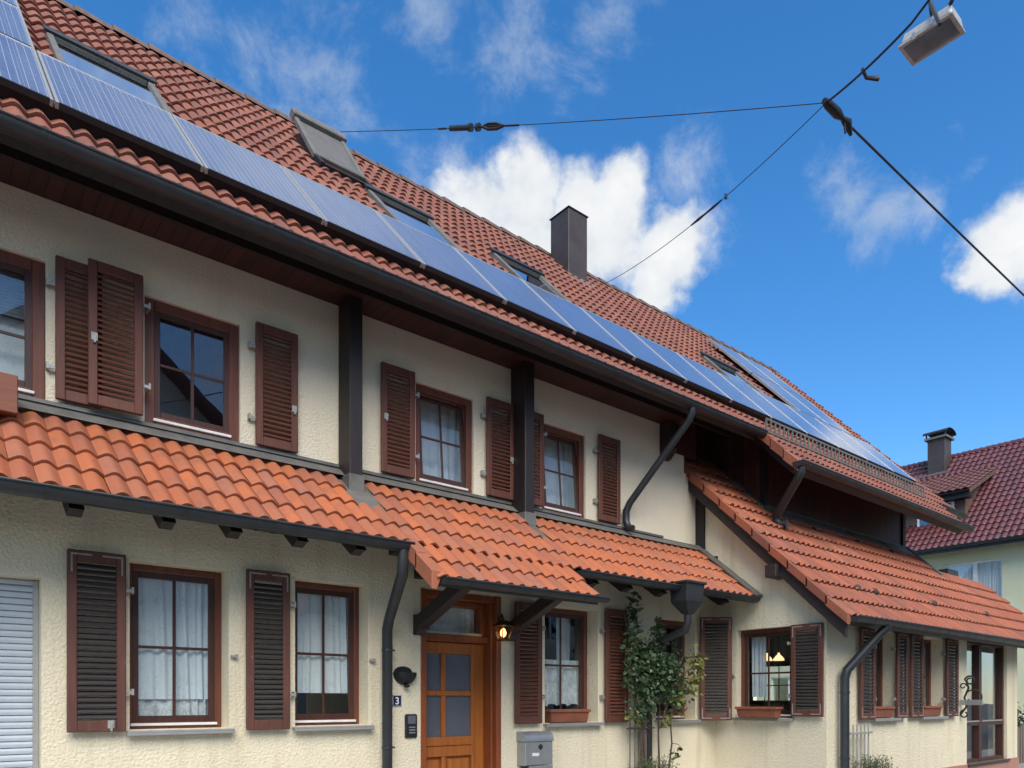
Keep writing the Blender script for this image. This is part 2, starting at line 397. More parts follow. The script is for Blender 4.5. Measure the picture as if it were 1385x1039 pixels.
for u in (-.2,.33,.89,1.47,1.95,2.48,3.0, 5.85,6.41,7.02,7.65,8.29):
    d = MB(); d.prism(frame((u-.045,0,0),(1,0,0),(0,1,0)), [(-.02,3.28),(.02,3.44),(.60,pz(.60)-.115),(.64,pz(.64)-.13),(.60,2.93),(.52,2.90)], 0, .09)
    d.build('rafter_tail', M['beam_y'], house)
# metal flashing: top strip along the upper wall, step at the right-hand wall, aprons below the posts
fl = MB()
fl.box(-2.5, 8.12, -.305, -.275, 3.80, 3.895); slab(fl, -2.5, 8.9, -.19, pz(-.19), -.285, PS, .062, .070)
fl.box(8.12, 8.9, -.36, -.275, 3.70, 3.895)
slab(fl, 8.76, 8.905, .72, pz(.72), -.29, PS, .055, .085)
for a, b, v0 in ((3.20,3.46,.25), (5.36,5.60,.21)): slab(fl, a-.05, b+.05, v0, pz(v0), -.2, PS, .006, .014)
fl.build('flashing', M['zinc'], house, bevel=.003)

# main roof
MS = 1.05; k_ = 1/math.sqrt(1+MS*MS)
mz = lambda v: 5.945 - MS*v                    # trough plane; crests sit about 5.5 cm above it, measured upright
main = MB()
gv = .302*k_                                    # rows in plan
tile_field(main, -3.0, 16.0, .55, mz(.55), MS, 18, .302, .14, 2, seed=5)
mr = main.build('main_roof', M['tile_old'], house, smooth=50, recalc=False)
low = MB(); tile_field(low, 9.22, 15.1, 1.10, mz(1.10), MS, 3, .265, .14, 2, seed=6); low.build('lower_main_roof', M['tile_old'], house, smooth=50, recalc=False)
vt = MB(); verge(vt, 9.22, 1.115, mz(1.115), .53, MS, 3); vt.build('verge_tile', M['tile_wing'], house, bevel=.006)
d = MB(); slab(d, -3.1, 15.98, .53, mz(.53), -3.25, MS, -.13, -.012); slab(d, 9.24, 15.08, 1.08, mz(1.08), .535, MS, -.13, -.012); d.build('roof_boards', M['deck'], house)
d = MB(); d.quad((-3.1,-3.25,mz(-3.25)-.02),(15.98,-3.25,mz(-3.25)-.02),(15.98,-7.6,4.77),(-3.1,-7.6,4.77)); d.quad((-3.1,-3.25,mz(-3.25)-.12),(15.98,-3.25,mz(-3.25)-.12),(15.98,-7.6,4.67),(-3.1,-7.6,4.67)); d.build('rear_roof_slope', M['tile_old'], house)
rt = MB()
for i in range(50):
    u = -3.1 + i*.38; n = 8
    rows = []
    for uu, r_ in ((u, .125), (u+.03,.128), (u+.40,.105)):
        rows.append([(uu, -3.235 + r_*1.05*math.cos(math.pi*q/n), mz(-3.235) - .035 + r_*math.sin(math.pi*q/n)*.95) for q in range(n+1)])
    rt.grid(rows); i0 = len(rt.v) - 3*(n+1); rt.f.append(tuple(range(i0, i0+n+1)))
rt.build('ridge_tiles', plain('grey_ridge_tiles', (.15,.095,.078), .8, 0, .55, .006, 14), house, smooth=50)
# boxed eave: soffit boards, fascia, rafters
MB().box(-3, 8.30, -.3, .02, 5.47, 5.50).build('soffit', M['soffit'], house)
d = MB().box(-3, 9.2, .02, .06, 5.462, 5.80)
d.build('eave_board', M['beam_y'], house)
# posts on the pent roof, wrapped in metal at the foot
for u0, u1, vf in ((3.235,3.37,-.04), (5.385,5.525,-.02)):
    p = MB().box(u0, u1, -.28, vf, pz(-.2)+.02, 5.86).build('post', M['beam'], house, bevel=.008)
    MB().box(u0-.012, u1+.012, -.29, vf+.012, pz(vf)-.02, pz(vf)+.17).build('metal_foot', M['zinc'], p, bevel=.004)
MB().box(8.122,8.90,-.50,-.31,5.145,5.85).build('return_cladding', M['clad_y'], house)
MB().box(8.06, 8.22, -.32, -.12, 5.10, 5.465).prism(frame((8.06,0,0),(1,0,0),(0,1,0)), [(-.3,4.98),(-.24,4.98),(-.1,5.11),(-.3,5.11)], 0, .16).build('eave_bracket', M['beam_y'], house, bevel=.006)

# wing: boarded upper storey, lean-to roof, barge board
WS = .983
wz = lambda v: 4.625 - WS*v
MB().box(9.95, 14.72, -.1, .13, 4.44, 5.75).build('front_cladding', M['clad'], house)
for u_ in (9.92, 14.72): MB().prism(frame((u_,0,0),(1,0,0),(0,1,0)), [(.145,4.40),(.145,5.62),(-1.3,7.12),(-1.3,4.40)], 0, .03).build('side_cladding', M['clad_y'], house)
for a_ in (9.90, 14.655): MB().box(a_, a_+.11, .10, .165, 4.42, 5.62).build('corner_board', M['beam'], house)
MB().box(8.10, 9.95, -.95, -.76, 4.4, 6.55).build('recess_cladding', M['clad'], house)
wing = MB()
wk = lambda u, v: (v > .70 or u < 14.80) and (v > .12 or u < 9.95)
tile_field(wing, 8.70, 17.25, 2.03, wz(2.03), WS, 12, .338, .14, 2, wk, lift=.046, gap=.020, seed=8)
wing.build('wing_roof', M['tile_wing'], house, smooth=50, recalc=False)
vt = MB(); verge(vt, 8.70, 2.05, wz(2.05), -.75, WS, 11, hgt=.135, top=.075); vt.build('verge_tile', M['tile_wing'], house, bevel=.006)
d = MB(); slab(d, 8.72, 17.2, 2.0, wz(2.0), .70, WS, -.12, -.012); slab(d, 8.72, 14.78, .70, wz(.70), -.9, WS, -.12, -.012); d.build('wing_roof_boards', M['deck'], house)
d = MB()
def barge(u, v0, v1, w, n0, n1):
    k = 1/math.sqrt(1+WS*WS); P = lambda uu, v, o: (uu, v, wz(v) + o)
    d.hexa([P(u,v0,n0),P(u+w,v0,n0),P(u+w,v1,n0),P(u,v1,n0),P(u,v0,n1),P(u+w,v0,n1),P(u+w,v1,n1),P(u,v1,n1)])
barge(8.70, 2.00, -.75, .05, -.26, -.03)
d.box(8.60, 8.93, .98, 1.14, 3.24, 3.40)             # purlin end
d.box(8.66, 8.90, -.72, -.6, 4.95, 5.12)
d.build('barge_board', M['beam_y'], house, bevel=.006)
MB().box(8.865, 8.912, -.30, -.16, 3.66, 4.80).build('corner_post', M['beam'], house)
# flashing of the wing roof
d = MB(); slab(d, 9.98, 14.9, .30, wz(.30), .12, WS, .06, .075); d.box(9.94, 14.78, .128, .172, wz(.15)+.02, wz(.15)+.10)
slab(d, 9.76, 9.97, .2, wz(.2), -.9, WS, .055, .070); slab(d, 14.78, 14.84, .72, wz(.72), .1, WS, .0, .10)
d.build('flashing', M['zinc'], house, bevel=.003)
d = MB(); d.hexa([(14.84,.74,wz(.74)+.02),(17.2,.74,wz(.74)+.02),(17.2,-.2,wz(.74)+.33),(14.84,-.2,wz(.74)+.33),(14.84,.74,wz(.74)+.09),(17.2,.74,wz(.74)+.09),(17.2,-.2,wz(.74)+.40),(14.84,-.2,wz(.74)+.40)])
d.box(15.9, 16.4, .1, .5, wz(.74)+.15, wz(.74)+.36); d.build('side_roof_sheet', M['gutter'], house, bevel=.01)
sg = MB()
for u, v in ((10.9,.32),(12.3,.32),(13.6,.32)): sg.tube([(u,v-.1,wz(v-.1)+.09),(u+.02,v+.12,wz(v+.12)+.10),(u+.02,v+.13,wz(v+.13)+.15)], .018, 6)
for u, v in ((10.4,1.55),(12.4,1.55),(14.6,1.55),(9.9,1.55)): sg.lathe((u, v, wz(v)+.03), [(.07,0),(.06,.05),(.03,.075)], 8)
sg.build('snow_hooks', M['iron'], house, smooth=40)

# snow guard rail over the lower main roof
d = MB(); Fg = frame((0,.66,mz(.66)+.06),(1,0,0),(0,MS*k_,k_),(0,0,1))
for c in (.03,.20): d.box(9.15, 14.35, .65, .67, mz(.66)+.06+c, mz(.66)+.085+c)
for i in range(47): u = 9.16 + i*.1125; d.box(u-.014, u+.014, .652, .668, mz(.66)+.09, mz(.66)+.26)
for i in range(8): u = 9.3 + i*.68; d.hexa([(u-.015,.68,mz(.68)+.04),(u+.015,.68,mz(.68)+.04),(u+.015,.48,mz(.48)+.05),(u-.015,.48,mz(.48)+.05),(u-.015,.68,mz(.68)+.07),(u+.015,.68,mz(.68)+.07),(u+.015,.48,mz(.48)+.08),(u-.015,.48,mz(.48)+.08)])
d.build('snow_guard', M['zinc'], house)

# ------------------------------------------------------------------ gutters and downpipes
def gutter(name, u0, u1, v, ztop, r=.075, joints=2.0):
    mb = MB(); n = 10
    arc = lambda rr: [(v + rr*math.cos(math.pi + math.pi*q/n), ztop + rr*math.sin(math.pi + math.pi*q/n)) for q in range(n+1)]
    rows = []
    for u in (u0, u1):
        rows.append([(u, a, z) for a, z in arc(r)])
    mb.grid(rows); rows = [[(u, a, z) for a, z in arc(r-.006)] for u in (u0+.004, u1-.004)]; mb.grid(rows)
    for u in (u0, u1): mb.quad(*[(u, a, z) for a, z in arc(r)])
    mb.tube([(u0, v+r, ztop), (u1, v+r, ztop)], .010, 8)
    u = u0 + joints*.6
    while u < u1:
        mb.grid([[(uu, a, z) for a, z in arc(r+.004)] for uu in (u-.02, u+.02)]); u += joints
    u = u0 + .3
    while u < u1:
        mb.grid([[(uu, a, z) for a, z in arc(r+.003)] for uu in (u-.011, u+.011)]); u += .68
    return mb.build(name, M['gutter'], house, smooth=40)
gutter('gutter', -3, 9.17, .60, 5.352)
gutter('gutter', 9.14, 15.18, 1.13, 4.825)
gutter('gutter', 15.2, 16.35, .60, 5.352)
gutter('gutter', -3, 3.42, .735, 3.015)
gutter('gutter', 3.47, 5.45, 1.16, 2.675, .05)
gutter('gutter', 5.47, 8.80, .735, 3.015, .06)
gutter('gutter', 8.72, 17.4, 2.09, 2.655, .07, .75)
def pipe(pts, r=.045, rings=()):
    mb = MB().tube(pts, r, 14)
    for a in rings: mb.tube([(a[0],a[1],a[2]-.012),(a[0],a[1],a[2]+.012)], r+.006, 14); mb.box(a[0]-.01+r, a[0]+.03+r, a[1]-.01, a[1]+.01, a[2]-.008, a[2]+.008)
    return mb.build('downpipe', M['gutter'], house, smooth=40)
pipe([(3.345,.735,2.99),(3.345,.735,2.83),(3.36,.70,2.75),(3.54,.16,2.42),(3.56,.09,2.33),(3.56,.09,0)], .048, [(3.56,.09,2.13),(3.56,.09,1.20)])
pipe([(7.58,.60,5.30),(7.58,.60,5.25),(7.60,.55,5.17),(7.29,-.16,4.22),(7.28,-.215,4.12),(7.28,-.215,3.98),(7.285,-.18,3.90),(7.30,-.11,3.88)], .045, [])
pipe([(9.24,1.12,4.78),(9.24,1.12,4.70),(9.26,1.06,4.62),(9.60,.56,4.30),(9.62,.53,4.22),(9.64,.58,4.16),(9.66,.68,4.15)], .055)
pipe([(9.60,2.08,2.62),(9.60,2.08,2.57),(9.56,2.02,2.50),(9.19,1.77,2.03),(9.17,1.755,1.93),(9.17,1.755,0)], .055, [(9.17,1.755,1.75),(9.17,1.755,.92)])
# rain hopper and its pipe
d = MB(); a, b, v0, v1 = 7.14, 7.45, .62, .86
d.hexa([(a,v0,2.83),(b,v0,2.83),(b,v1,2.83),(a,v1,2.83),(a-.02,v0,3.06),(b+.02,v0,3.06),(b+.02,v1+.02,3.06),(a-.02,v1+.02,3.06)])
d.hexa([(7.25,.70,2.69),(7.36,.70,2.69),(7.36,.80,2.69),(7.25,.80,2.69),(a,v0,2.828),(b,v0,2.828),(b,v1,2.828),(a,v1,2.828)])
d.box(a-.035, b+.035, v0-.01, v1+.04, 3.045, 3.075); d.build('rain_hopper', M['gutter'], house, bevel=.006)
pipe([(7.305,.75,2.71),(7.305,.75,2.60),(7.32,.70,2.50),(7.36,.15,2.36),(7.37,.09,2.28),(7.37,.09,0)], .045, [])

# ------------------------------------------------------------------ windows, shutters
def sill(F, a0, a1, c, w, depth=.2):
    d = MB(); d.fbox(F, a0-.03, a1+.03, -depth, .075, c-.022, c-.004).fbox(F, a0-.03, a1+.03, .062, .078, c-.042, c-.022)
    return d.build('window_sill', M['alu'], w, bevel=.003)
def window(F, a0, a1, c0, c1, rec=.2, fw=.055, cols=2, crossbar=.5, m1='frame', m2='framed', tilt=0, sl=True, strip=True, proud=0, glass_m='glass', sw=.055, fd=.07):
    """outer frame, sash with glazing bars and pane; F's b axis looks out of the wall"""
    b1 = -rec + proud; b0 = b1 - fd
    f = MB()
    f.fbox(F,a0,a0+fw,b0,b1,c0,c1).fbox(F,a1-fw,a1,b0,b1,c0,c1).fbox(F,a0+fw,a1-fw,b0,b1,c1-fw,c1).fbox(F,a0+fw,a1-fw,b0,b1,c0,c0+fw)
    w = f.build('window', M[m1], house, bevel=.006)
    x0, x1, y0, y1 = a0+fw-.004, a1-fw+.004, c0+fw-.004, c1-fw+.004
    s0, s1 = b1-.035, b1-.012
    Fs = (lambda a, b, c: F(a, b - tilt*(c-y0), c)) if tilt else F
    q = MB(); h = sw
    q.fbox(Fs,x0,x0+h,s0,s1,y0,y1).fbox(Fs,x1-h,x1,s0,s1,y0,y1).fbox(Fs,x0+h,x1-h,s0,s1,y1-h,y1).fbox(Fs,x0+h,x1-h,s0,s1,y0,y0+h)
    bw = .012
    for i in range(1, cols):
        am = x0 + (x1-x0)*i/cols; q.fbox(Fs, am-bw, am+bw, s0+.004, s1-.003, y0+h, y1-h)
    if crossbar:
        cm = y0 + (y1-y0)*crossbar; q.fbox(Fs, x0+h, x1-h, s0+.006, s1-.005, cm-bw, cm+bw)
    q.build('sash', M[m2], w, bevel=.003)
    g = MB(); g.fbox(Fs, x0+h-.005, x1-h+.005, s0+.009, s0+.014, y0+h-.005, y1-h+.005); g.build('pane', M[glass_m], w)
    if strip:
        MB().fbox(F, x0-.01, x1+.01, b1, b1+.018, c0+fw*.45, c0+fw*.45+.022).build('drip_strip', M['whitealu'], w, bevel=.003)
    if sl: sill(F, a0, a1, c0, w, rec)
    return w
def shutter(F, a0, a1, c0, c1, b0=.035, m='shutter', sm='slat', gap=.043, brackets=True, peg=None, st=.065, hinge=None, down=True):
    b1 = b0 + .035; f = MB(); rt = .085
    f.fbox(F,a0,a0+st,b0,b1,c0,c1).fbox(F,a1-st,a1,b0,b1,c0,c1).fbox(F,a0+st,a1-st,b0,b1,c1-rt,c1).fbox(F,a0+st,a1-st,b0,b1,c0,c0+rt)
    s = f.build('shutter', M[m], house, bevel=.006)
    l = MB(); c = c0 + rt + .012
    while c < c1 - rt - .02:
        j = rnd.uniform(-.002,.002)
        p = lambda a, b, cc: F(a, b, cc)
        l.hexa([p(a0+st,b1-.004,c+j),p(a1-st,b1-.004,c+j),p(a1-st,b1-.001,c+.008+j),p(a0+st,b1-.001,c+.008+j),
                p(a0+st,b0+.001,c+.030+j),p(a1-st,b0+.001,c+.030+j),p(a1-st,b0+.004,c+.038+j),p(a0+st,b0+.004,c+.038+j)])
        c += gap
    l.build('louvres', M[sm], s)
    if brackets:
        t = .0025; e = .14; w = .012
        for aa, da in ((a0+.022, 1), (a1-.022, -1)):
            for cc, dc in (((c1-.025, -1),) if brackets == 'top' else ((c1-.025,-1),(c0+.025,1))):
                x = sorted((aa, aa+da*e)); y = sorted((cc, cc+dc*e)); w2 = sorted((cc, cc+dc*w)); w1 = sorted((aa, aa+da*w)); y2 = sorted((cc+dc*w, cc+dc*e))
                k = MB(); k.fbox(F, x[0], x[1], b1-.001, b1+t, w2[0], w2[1]); k.fbox(F, w1[0], w1[1], b1-.001, b1+t, y2[0], y2[1])
                k.build('corner_iron', M['peel'], s)
    if hinge:
        ah = a0 if hinge < 0 else a1
        for cc in (c0 + (c1-c0)*.22, c0 + (c1-c0)*.80):
            k = MB(); k.fbox(F, min(ah, ah+hinge*.05), max(ah, ah+hinge*.05), b0-.002, b0+.012, cc-.012, cc+.012); k.fbox(F, ah+hinge*.05-.008, ah+hinge*.05+.008, .0, b0+.02, cc-.02, cc+.028)
            k.build('hinge', M['hinge'], s)
    if peg:
        MB().fbox(F, peg[0]-.022, peg[0]+.022, b1, b1+.008, peg[1]-.03, peg[1]+.03).fbox(F, peg[0]-.008, peg[0]+.008, b1+.008, b1+.02, peg[1]-.05, peg[1]+.01).build('catch', M['hinge'], s)
    return s
def hooks(pts, F):
    for a, c in pts: k = MB(); k.fbox(F, a-.05, a, .015, .035, c-.010, c+.010).fbox(F, a-.012, a+.004, 0, .04, c-.018, c+.018); k.build('shutter_pin', M['hinge'], house)
# ground floor
for (a0,a1,c0,c1) in (G_OPEN[1], G_OPEN[2]): window(FG, a0, a1, c0, c1, .18)
window(FG, 5.66, 6.53, 1.39, 2.75, .18); window(FG, 7.62, 8.46, 1.39, 2.75, .18)
shutter(FG, .915, 1.305, 1.415, 2.76, m='shutter_worn', sm='slatdark', brackets='top', hinge=1, peg=(1.2,1.47), b0=.045)
shutter(FG, 2.225, 2.605, 1.40, 2.76, m='shutter_worn', sm='slatdark', brackets='top', hinge=1, b0=.045)
shutter(FG, 5.175, 5.565, 1.39, 2.735, m='shutter_worn', sm='slat', brackets=False, hinge=1)
shutter(FG, 6.61, 7.01, 1.38, 2.775, sm='slat', brackets=False, hinge=-1)
c5, s5 = math.cos(R(43)), math.sin(R(43))
F5 = frame((8.50,.045,0), (c5,s5,0), (-s5,c5,0))
shutter(F5, 0, .43, 1.375, 2.80, b0=0, m='shutter_worn', sm='slatdark')
hooks([(2.16,2.02),(3.46,2.03)], FG)
# roller shutter in the left opening
d = MB(); z = .02
while z < 2.52:
    d.prism(frame((-.72,0,0),(1,0,0),(0,1,0)), [(-.165,z),(-.140,z+.004),(-.132,z+.025),(-.136,z+.040),(-.150,z+.047),(-.165,z+.047)], 0, 1.445); z += .0475
rs = d.build('roller_shutter', M['roller'], house, smooth=60)
MB().box(.725,.762,-.19,-.12,.01,2.53).box(-.745,-.722,-.19,-.12,.01,2.53).build('guide_rail', M['alu'], rs)
# upper floor
for (a0,a1,c0,c1), tl in zip(U_OPEN, (0,0,.075,.075)):
    window(FU, a0, a1, c0, c1, .03, .085 if not tl else .075, 2, .5 if a0 > 0 else .42, tilt=tl, sl=False, sw=.05)
shutter(FU, .885, 1.20, 3.945, 5.035, hinge=-1, brackets=False)
shutter(FU, 1.095, 1.485, 3.945, 5.07, b0=.085, hinge=1, brackets=False, peg=(1.135,4.47))
shutter(FU, 2.42, 2.81, 3.935, 5.03, hinge=-1, brackets=False, peg=(2.77,4.33))
shutter(FU, 3.685, 4.075, 3.94, 5.04, hinge=1, brackets=False, peg=(3.73,4.5))
shutter(FU, 5.015, 5.41, 3.94, 5.04, hinge=-1, brackets=False, peg=(5.36,4.4))
shutter(FU, 5.475, 5.845, 3.94, 5.03, b0=.05, hinge=1, brackets=False)
shutter(FU, 6.80, 7.195, 3.94, 5.03, hinge=-1, brackets=False)
MB().box(-.15, 8.1, -.30, -.262, 3.896, 3.925).build('upper_sill', M['zinc'], house)
# wing side window and shutter
window(FS, .36, 1.19, 1.42, 2.62, .10, .05)
shutter(FS, 1.205, 1.635, 1.445, 2.625, m='shutter_worn', sm='slatdark', hinge=-1)
hooks([(.33,2.0)], FS)
# wing front
for a0,a1,c0,c1 in W_OPEN[:2]: window(FW, a0, a1, c0, c1, .17)
for x0, x1 in ((9.68,10.09),(10.76,11.10),(11.22,11.63),(12.50,12.96)):
    shutter(FW, x0, x1, 1.40, 2.61, m='shutter_worn', sm='slatdark', b0=.04, gap=.050, hinge=1 if x0 in (9.68,11.22) else -1)
# glazed corner of the wing: two tall lights over two low ones
b = MB()
for a in (13.50, 14.20, 15.33): b.fbox(FW, a, a+(.12 if a == 14.20 else .07), -.17, -.05, .60, 2.66)
for c in (.60, 1.22, 2.60): b.fbox(FW, 13.57, 14.20, -.165, -.055, c, c+.06).fbox(FW, 14.32, 15.33, -.165, -.055, c, c+.06)
gb = b.build('glazed_corner', M['framed'], house, bevel=.004)
for x0, x1 in ((13.57,14.20),(14.32,15.33)):
    for y0, y1 in ((.66,1.22),(1.28,2.60)):
        MB().fbox(FW, x0-.004, x1+.004, -.115, -.108, y0-.004, y1+.004).build('pane', M['glass'], gb)
MB().fbox(FW, 13.48, 15.42, -.05, .05, .565, .598).build('ledge', M['gutter'], gb)
MB().fbox(FW, 13.57, 14.20, -.055, -.045, 1.285, 1.31).fbox(FW, 14.32, 15.33, -.055, -.045, 1.285, 1.31).build('weather_bar', M['alu'], gb)
# end wall window
window(FE, 2.7, 3.9, 1.55, 2.55, .1, .05, 3, .45, sl=False, strip=False)

# ------------------------------------------------------------------ front door
D0, D1 = -.25, -.19
fr = MB()
fr.box(3.99, 4.06, -.30, .008, .12, 2.775).box(4.955, 5.02, -.06, .008, .12, 2.775).box(4.06, 4.955, -.30, -.02, 2.705, 2.775)
fr.box(4.93, 4.98, -.30, -.06, .12, 2.705).box(4.985, 5.019, -.30, -.06, .12, 2.775)
fr.box(4.06, 4.93, -.29, -.12, 2.27, 2.345)
fr.box(4.06, 4.13, -.29, -.15, 2.345, 2.705).box(4.86, 4.93, -.29, -.15, 2.345, 2.705).box(4.13, 4.86, -.29, -.15, 2.65, 2.705)
dfr = fr.build('door_frame', M['doorframe'], house, bevel=.006)
MB().box(4.125, 4.865, -.225, -.218, 2.34, 2.655).build('transom_pane', M['glass'], dfr)
MB().box(4.13, 4.86, -.148, -.13, 2.345, 2.372).build('drip_strip', M['alu'], dfr)
dl = MB()
A = [4.06, 4.17, 4.365, 4.425, 4.765, 4.93]
A = [4.06, 4.165, 4.375, 4.43, 4.765, 4.93]
dl.box(A[0],A[1],D0,D1,.13,2.265).box(A[4],A[5],D0,D1,.13,2.265)
for z0, z1 in ((.13,.28),(1.055,1.165),(1.170,1.265),(1.70,1.755),(2.145,2.265)): dl.box(A[1],A[4],D0,D1-.002,z0,z1)
for z0, z1 in ((.28,1.055),(1.265,1.70),(1.755,2.145)): dl.box(A[2],A[3],D0,D1-.003,z0,z1)
for x0, x1 in ((A[1],A[2]),(A[3],A[4])):
    dl.box(x0,x1,D0+.005,D0+.02,.28,1.055); dl.box(x0+.03,x1-.03,D0+.02,D0+.045,.31,1.025)
door = dl.build('front_door', M['door'], house, bevel=.006)
pn = MB()
for x0, x1 in ((A[1],A[2]),(A[3],A[4])):
    for z0, z1 in ((1.265,1.70),(1.755,2.145)): pn.box(x0-.005,x1+.005,D0+.015,D0+.025,z0-.005,z1+.005)
pn.build('obscured_panes', M['frosted'], door)
MB().tube([(4.85,D1,.84),(4.85,D1+.05,.84)], .012, 8).tube([(4.85,D1+.05,.84),(4.74,D1+.05,.84)], .010, 8).box(4.83,4.87,D1,D1+.008,.76,.90).build('door_handle', M['silver'], door, smooth=40)
MB().box(3.9, 5.1, -.3, .35, .10, .135).build('door_step', M['paving'], house)
# struts under the door canopy
for u in (3.90, 5.06):
    d = MB(); Fb = frame((u,0,0),(1,0,0),(0,1,0))
    d.prism(Fb, [(.0,2.30),(.06,2.30),(.10,2.36),(.98,2.72),(.98,2.84),(.86,2.82),(.08,2.50),(.0,2.50)], 0, .11)
    d.prism(Fb, [(.0,2.86),(.0,2.96),(.55,2.96),(1.02,2.74),(1.02,2.64),(.96,2.70),(.5,2.86)], .01, .10)
    d.build('canopy_strut', M['beam_y'], house, bevel=.006)
MB().box(3.50, 5.36, .90, 1.0, 2.665, 2.74).box(3.42,3.56,.35,.50,2.98,3.10).build('canopy_beam', M['beam_y'], house, bevel=.006)

# ------------------------------------------------------------------ chimney, roof windows
d = MB().box(8.53, 8.97, -3.05, -2.60, 8.2, 9.86)
ch = d.build('chimney', M['shaft'], house, bevel=.01)
MB().box(8.515, 8.985, -3.065, -2.585, 9.86, 9.872).build('cover_sheet', M['gutter'], ch)
d = MB(); slab(d, 8.47, 9.03, -2.50, mz(-2.50), -2.7, MS, .045, .055); d.build('flashing', M['zinc'], ch)
def roof_window(u0, u1, v0, v1, lift=.0, hood=True):
    """u range, v of the lower and the upper edge on the slope"""
    up = (0,-k_,MS*k_); nn = (0,MS*k_,k_); L = (v0-v1)/k_
    F = frame((u0, v0, mz(v0)), (1,0,0), nn, up); w = u1-u0
    f = MB().fbox(F,0,.06,-.03,.11+lift,0,L).fbox(F,w-.06,w,-.03,.11+lift,0,L).fbox(F,.06,w-.06,-.03,.11+lift,L-.08,L).fbox(F,.06,w-.06,-.03,.10+lift,0,.06)
    r = f.build('roof_window', M['zinc'], house, bevel=.008)
    MB().fbox(F,.055,w-.055,.075+lift,.085+lift,.055,L-.075).build('pane', M['skyglass'], r)
    if hood: MB().fbox(F,-.02,w+.02,.112+lift,.138+lift,L-.08,L+.03).build('hood', M['gutter'], r, bevel=.006)
    MB().fbox(F,.06,w-.06,.01,.02,.06,L-.08).build('blind', M['blind'], r)
    return r
roof_window(.98, 1.88, -.30, -1.60); roof_window(4.20, 5.10, -.30, -1.61); roof_window(6.00, 6.88, -.30, -1.52); roof_window(10.5, 11.5, -.30, -1.48)
# the upper roof window stands open: its sash sits steeper than the roof, roller box on top
up = Vector((0,-k_,MS*k_)); nn = Vector((0,MS*k_,k_)); w = .68; L = .98
F = frame((3.72,-1.78,mz(-1.78)),(1,0,0),nn,up)
r = MB().fbox(F,0,.05,-.03,.11,0,L).fbox(F,w-.05,w,-.03,.11,0,L).fbox(F,.05,w-.05,-.03,.11,L-.06,L).fbox(F,.05,w-.05,-.03,.10,0,.05).build('roof_window', M['black'], house, bevel=.006)
ss = 1.364; kk = 1/math.sqrt(1+ss*ss)
F2 = frame((3.70,-1.84,8.055),(1,0,0),(0,ss*kk,kk),(0,-kk,ss*kk)); L2 = 1.10
sash_ = MB().fbox(F2,0,.06,-.07,0,0,L2).fbox(F2,w-.06,w,-.07,0,0,L2).fbox(F2,.06,w-.06,-.07,0,0,.06).fbox(F2,-.015,w+.015,-.07,.04,L2-.14,L2+.02).build('open_sash', M['zinc'], r, bevel=.012)
MB().fbox(F2,.055,w-.055,-.03,-.02,.05,L2-.13).build('screen', plain('outer_screen', (.12,.115,.11), .6), sash_)

# ------------------------------------------------------------------ solar panels
SA = math.atan(MS); PL = 1.375; PWD = .993
def panel_loc(u, v): return (u, v, 6.18 - MS*v)
def make_panel(label):
    e = bpy.data.objects.new('solar_panel', None); COL.objects.link(e); e.empty_display_size = .1; e.rotation_euler = (SA,0,0); ORG[e.name] = (0,0,0)
    tag(e, label, 'solar panel', 'solar panels on the main roof')
    w = PWD-.012; L = PL
    f = MB(); t = .022
    f.box(0,t,-L,0,-.045,.0).box(w-t,w,-L,0,-.045,.0)
    f.box(t,w-t,-L,-L+t,-.045,-.001)
    f.build('side_frame', M['alu'], e, bevel=.002)
    MB().box(t,w-t,-t,0,-.045,-.001).build('lower_frame', M['gutter'], e)
    MB().box(-.006,w+.006,-.075,-.03,-.135,-.047).build('gap_shade_strip', M['black'], e)  # black strip added to darken the gap under the panel's lower edge
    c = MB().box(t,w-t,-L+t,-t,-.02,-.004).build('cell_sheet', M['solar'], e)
    return e
def copy_tree(o, parent=None):
    c = o.copy(); COL.objects.link(c); c.parent = parent
    for ch_ in list(o.children): copy_tree(ch_, c)
    return c
ordn = ['first','second','third','fourth','fifth','sixth','seventh','eighth','ninth','tenth','eleventh','twelfth','thirteenth','fourteenth','fifteenth']
spots = []
low_notes = {0:'cut off by the left picture edge', 1:'directly below the large left roof window', 2:'just right of the large left roof window', 3:'lying below the open grey roof window',
             4:'overlapping the roof window beneath the open one'}
for k in range(-1, 14):
    i = k + 1
    if i in low_notes: lab = 'blue solar panel of the bottom row, ' + low_notes[i]
    else: lab = 'blue solar panel, %s from the left in the bottom row along the eave' % ordn[i]
    spots.append((.80 + PWD*k, .40, lab))
spots.append((.80-PWD, .40-(PL+.02)*k_, 'blue solar panel at the left picture edge, second up in its column'))
spots.append((.80-PWD, .40-2*(PL+.02)*k_, 'blue solar panel in the top left picture corner, highest of its column'))
for j, nm in ((1,'middle row'),(2,'ridge row')):
    for q, s_ in ((0,'left'),(1,'right')):
        spots.append((12.22 + PWD*q, .40 - j*(PL+.02)*k_, 'solar panel in the right-hand upper array, %s, %s one' % (nm, s_)))
proto = None
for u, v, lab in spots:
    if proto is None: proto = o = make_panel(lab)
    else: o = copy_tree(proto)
    o['label'] = lab; o.location = W(panel_loc(u, v))

